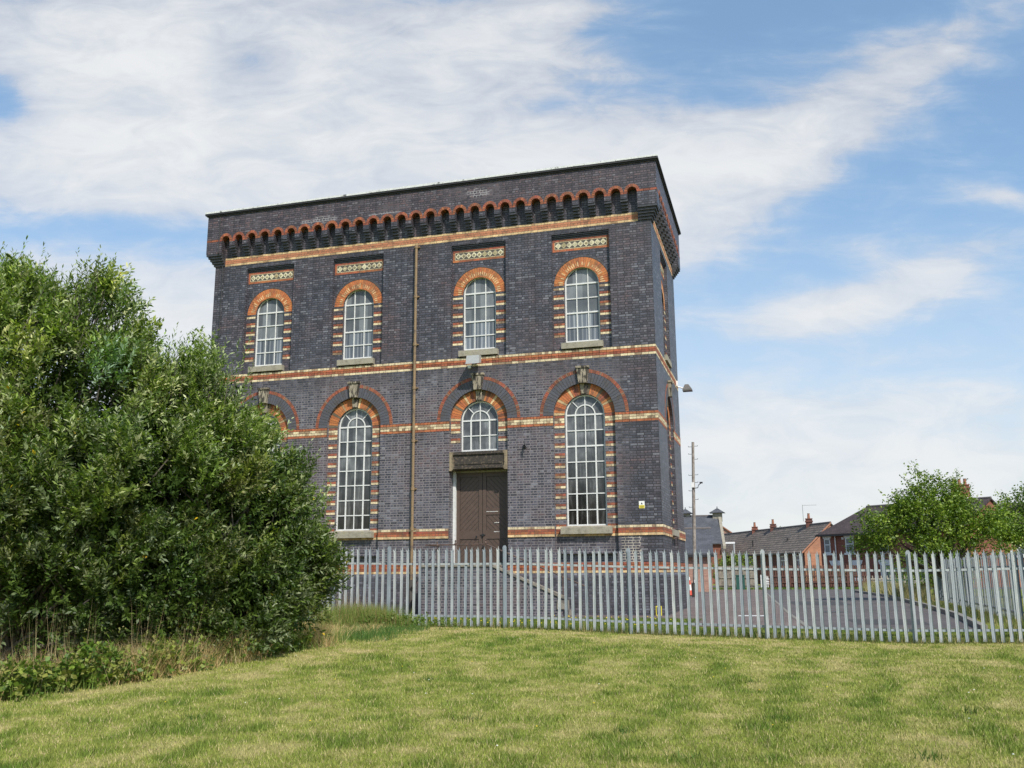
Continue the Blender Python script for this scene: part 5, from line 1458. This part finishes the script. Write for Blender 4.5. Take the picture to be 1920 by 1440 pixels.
# sky plane coordinates: a across, b up, relative to the compass heading the tower faces
hh = math_(nt, 'ADD', math_(nt, 'MULTIPLY', sp.outputs[0], math.sin(ya)), math_(nt, 'MULTIPLY', sp.outputs[1], math.cos(ya)))
rr_ = math_(nt, 'SUBTRACT', math_(nt, 'MULTIPLY', sp.outputs[0], math.cos(ya)), math_(nt, 'MULTIPLY', sp.outputs[1], math.sin(ya)))
hd_ = math_(nt, 'MAXIMUM', math_(nt, 'ABSOLUTE', hh), .05)
A_ = math_(nt, 'DIVIDE', rr_, hd_); B_ = math_(nt, 'DIVIDE', sp.outputs[2], hd_)
cv = nt.nodes.new('ShaderNodeCombineXYZ'); L(nt, A_, cv.inputs[0]); L(nt, B_, cv.inputs[1])
def gauss(a0, b0, sa, sb, ang=0, amp=1):
    c, s = math.cos(ang), math.sin(ang)
    da = math_(nt, 'SUBTRACT', A_, a0); db = math_(nt, 'SUBTRACT', B_, b0)
    p = math_(nt, 'DIVIDE', math_(nt, 'ADD', math_(nt, 'MULTIPLY', da, c), math_(nt, 'MULTIPLY', db, s)), sa)
    q = math_(nt, 'DIVIDE', math_(nt, 'SUBTRACT', math_(nt, 'MULTIPLY', db, c), math_(nt, 'MULTIPLY', da, s)), sb)
    e = math_(nt, 'EXPONENT', math_(nt, 'MULTIPLY', math_(nt, 'ADD', math_(nt, 'MULTIPLY', p, p), math_(nt, 'MULTIPLY', q, q)), -1.0))
    return math_(nt, 'MULTIPLY', e, amp)
terms = [gauss(-.45, .62, .50, .16, -.05, 1.05), gauss(-.15, .46, .38, .10, -.05, .70), gauss(-.60, .45, .22, .06, 0, .45),
         gauss(.22, .46, .34, .085, .45, .58), gauss(.47, .585, .26, .048, .60, .46), gauss(.02, .66, .14, .07, .3, .45),
         gauss(-.38, .285, .24, .055, -.12, .95), gauss(.36, .292, .09, .026, .15, .60), gauss(.50, .338, .13, .034, .35, .55), gauss(.57, .43, .07, .018, -.2, .35),
         gauss(.25, .10, 1.2, .13, 0, .62), gauss(-.3, .1, .8, .16, 0, .5),
         gauss(-.62, .56, .06, .035, -.4, -.85), gauss(-.30, .60, .06, .04, .3, -.42), gauss(-.48, .395, .3, .025, -.05, -.35), gauss(.02, .54, .10, .03, .3, -.22), gauss(.30, .66, .16, .03, .1, -.10)]
bias = terms[0]
for q_ in terms[1:]: bias = math_(nt, 'ADD', bias, q_)
mp = N(nt, 'ShaderNodeMapping'); mp.inputs['Rotation'].default_value = (0, 0, -.35); mp.inputs['Scale'].default_value = (1.0, 2.2, 1); L(nt, cv.outputs[0], mp.inputs[0])
n1 = noise(nt, mp.outputs[0], 3.2, 9, .58, .5)
n2 = noise(nt, mp.outputs[0], 11, 8, .62, .7)
mp2 = N(nt, 'ShaderNodeMapping'); mp2.inputs['Rotation'].default_value = (0, 0, -.55); mp2.inputs['Scale'].default_value = (1.5, 9, 1); L(nt, cv.outputs[0], mp2.inputs[0])
n3 = noise(nt, mp2.outputs[0], 2.2, 8, .6, .35)
nn2 = math_(nt, 'ADD', math_(nt, 'MULTIPLY', math_(nt, 'SUBTRACT', n1, .5), 1.2), math_(nt, 'MULTIPLY', math_(nt, 'SUBTRACT', n2, .5), .65))
nn2 = math_(nt, 'ADD', nn2, math_(nt, 'MULTIPLY', math_(nt, 'SUBTRACT', n3, .5), .95))
tot = math_(nt, 'ADD', math_(nt, 'MULTIPLY', bias, 1.0), nn2)
mask = smooth(nt, tot, -.10, 1.38)
# clouds ahead; the unseen sky behind and overhead is cleared to cut fill light
front = smooth(nt, hh, -.10, .30); zen = math_(nt, 'SUBTRACT', 1.0, math_(nt, 'MULTIPLY', smooth(nt, sp.outputs[2], .60, .85), .7))
fz = math_(nt, 'ADD', .10, math_(nt, 'MULTIPLY', math_(nt, 'MULTIPLY', front, zen), .90))
mask = math_(nt, 'MULTIPLY', mask, fz)
mfull = mask
veil = math_(nt, 'ADD', .33, math_(nt, 'MULTIPLY', smooth(nt, math_(nt, 'MULTIPLY', B_, -1.0), -.62, -.05), .38))
veil = math_(nt, 'MULTIPLY', veil, fz)
mask = math_(nt, 'ADD', veil, math_(nt, 'MULTIPLY', mask, math_(nt, 'SUBTRACT', .97, veil)))
bg = nt.nodes.new('ShaderNodeBackground')
skc = mixc(nt, 1.0, sky.outputs[0], (1.0, 1.0, 1.0), 'MULTIPLY')
L(nt, skc, bg.inputs[0]); bg.inputs[1].default_value = .15
shade = ramp(nt, math_(nt, 'ADD', math_(nt, 'MULTIPLY', n2, .6), math_(nt, 'MULTIPLY', n1, .5)), [(.36, (.72, .76, .81)), (.62, (.87, .885, .90))])
lowc = mixc(nt, smooth(nt, math_(nt, 'MULTIPLY', B_, -1.0), -.5, -.05), (.38, .66, 1.0), (.74, .86, .96))
shade = mixc(nt, smooth(nt, mfull, 0, .5), lowc, shade)
bg2 = nt.nodes.new('ShaderNodeBackground'); L(nt, shade, bg2.inputs[0]); bg2.inputs[1].default_value = .98
mx = nt.nodes.new('ShaderNodeMixShader'); L(nt, mask, mx.inputs[0]); L(nt, bg.outputs[0], mx.inputs[1]); L(nt, bg2.outputs[0], mx.inputs[2])
L(nt, mx.outputs[0], out.inputs[0])

sun = bpy.data.lights.new('sun', 'SUN'); sun.energy = 5.0; sun.angle = R(.5); sun.color = (1.0, .955, .88)
so = bpy.data.objects.new('sun', sun); COL.objects.link(so)
sd_ = Vector((math.sin(SUN_AZ) * math.cos(SUN_EL), math.cos(SUN_AZ) * math.cos(SUN_EL), math.sin(SUN_EL)))
so.rotation_euler = sd_.to_track_quat('Z', 'Y').to_euler(); so.location = (10, -30, 40)

# ------------------------------------------------------------------ camera
cam = bpy.data.cameras.new('camera'); co = bpy.data.objects.new('camera', cam); COL.objects.link(co)
f, pt, ro = 1712.19, .2034, -.0066
cam.sensor_width = 36; cam.lens = 36 * f / 1920; cam.clip_end = 3000; cam.clip_start = .1
fw = Vector((math.sin(ya) * math.cos(pt), math.cos(ya) * math.cos(pt), math.sin(pt)))
rt = Vector((math.cos(ya), -math.sin(ya), 0)); up = rt.cross(fw)
rt2 = rt * math.cos(ro) + up * math.sin(ro); up2 = -rt * math.sin(ro) + up * math.cos(ro)
m4 = Matrix((( rt2.x, up2.x, -fw.x, 3.5133), (rt2.y, up2.y, -fw.y, -29.0), (rt2.z, up2.z, -fw.z, 1.6), (0, 0, 0, 1)))
co.matrix_world = m4
SC.camera = co
SC.view_settings.view_transform = 'Standard'; SC.view_settings.look = 'None'; SC.view_settings.exposure = 0
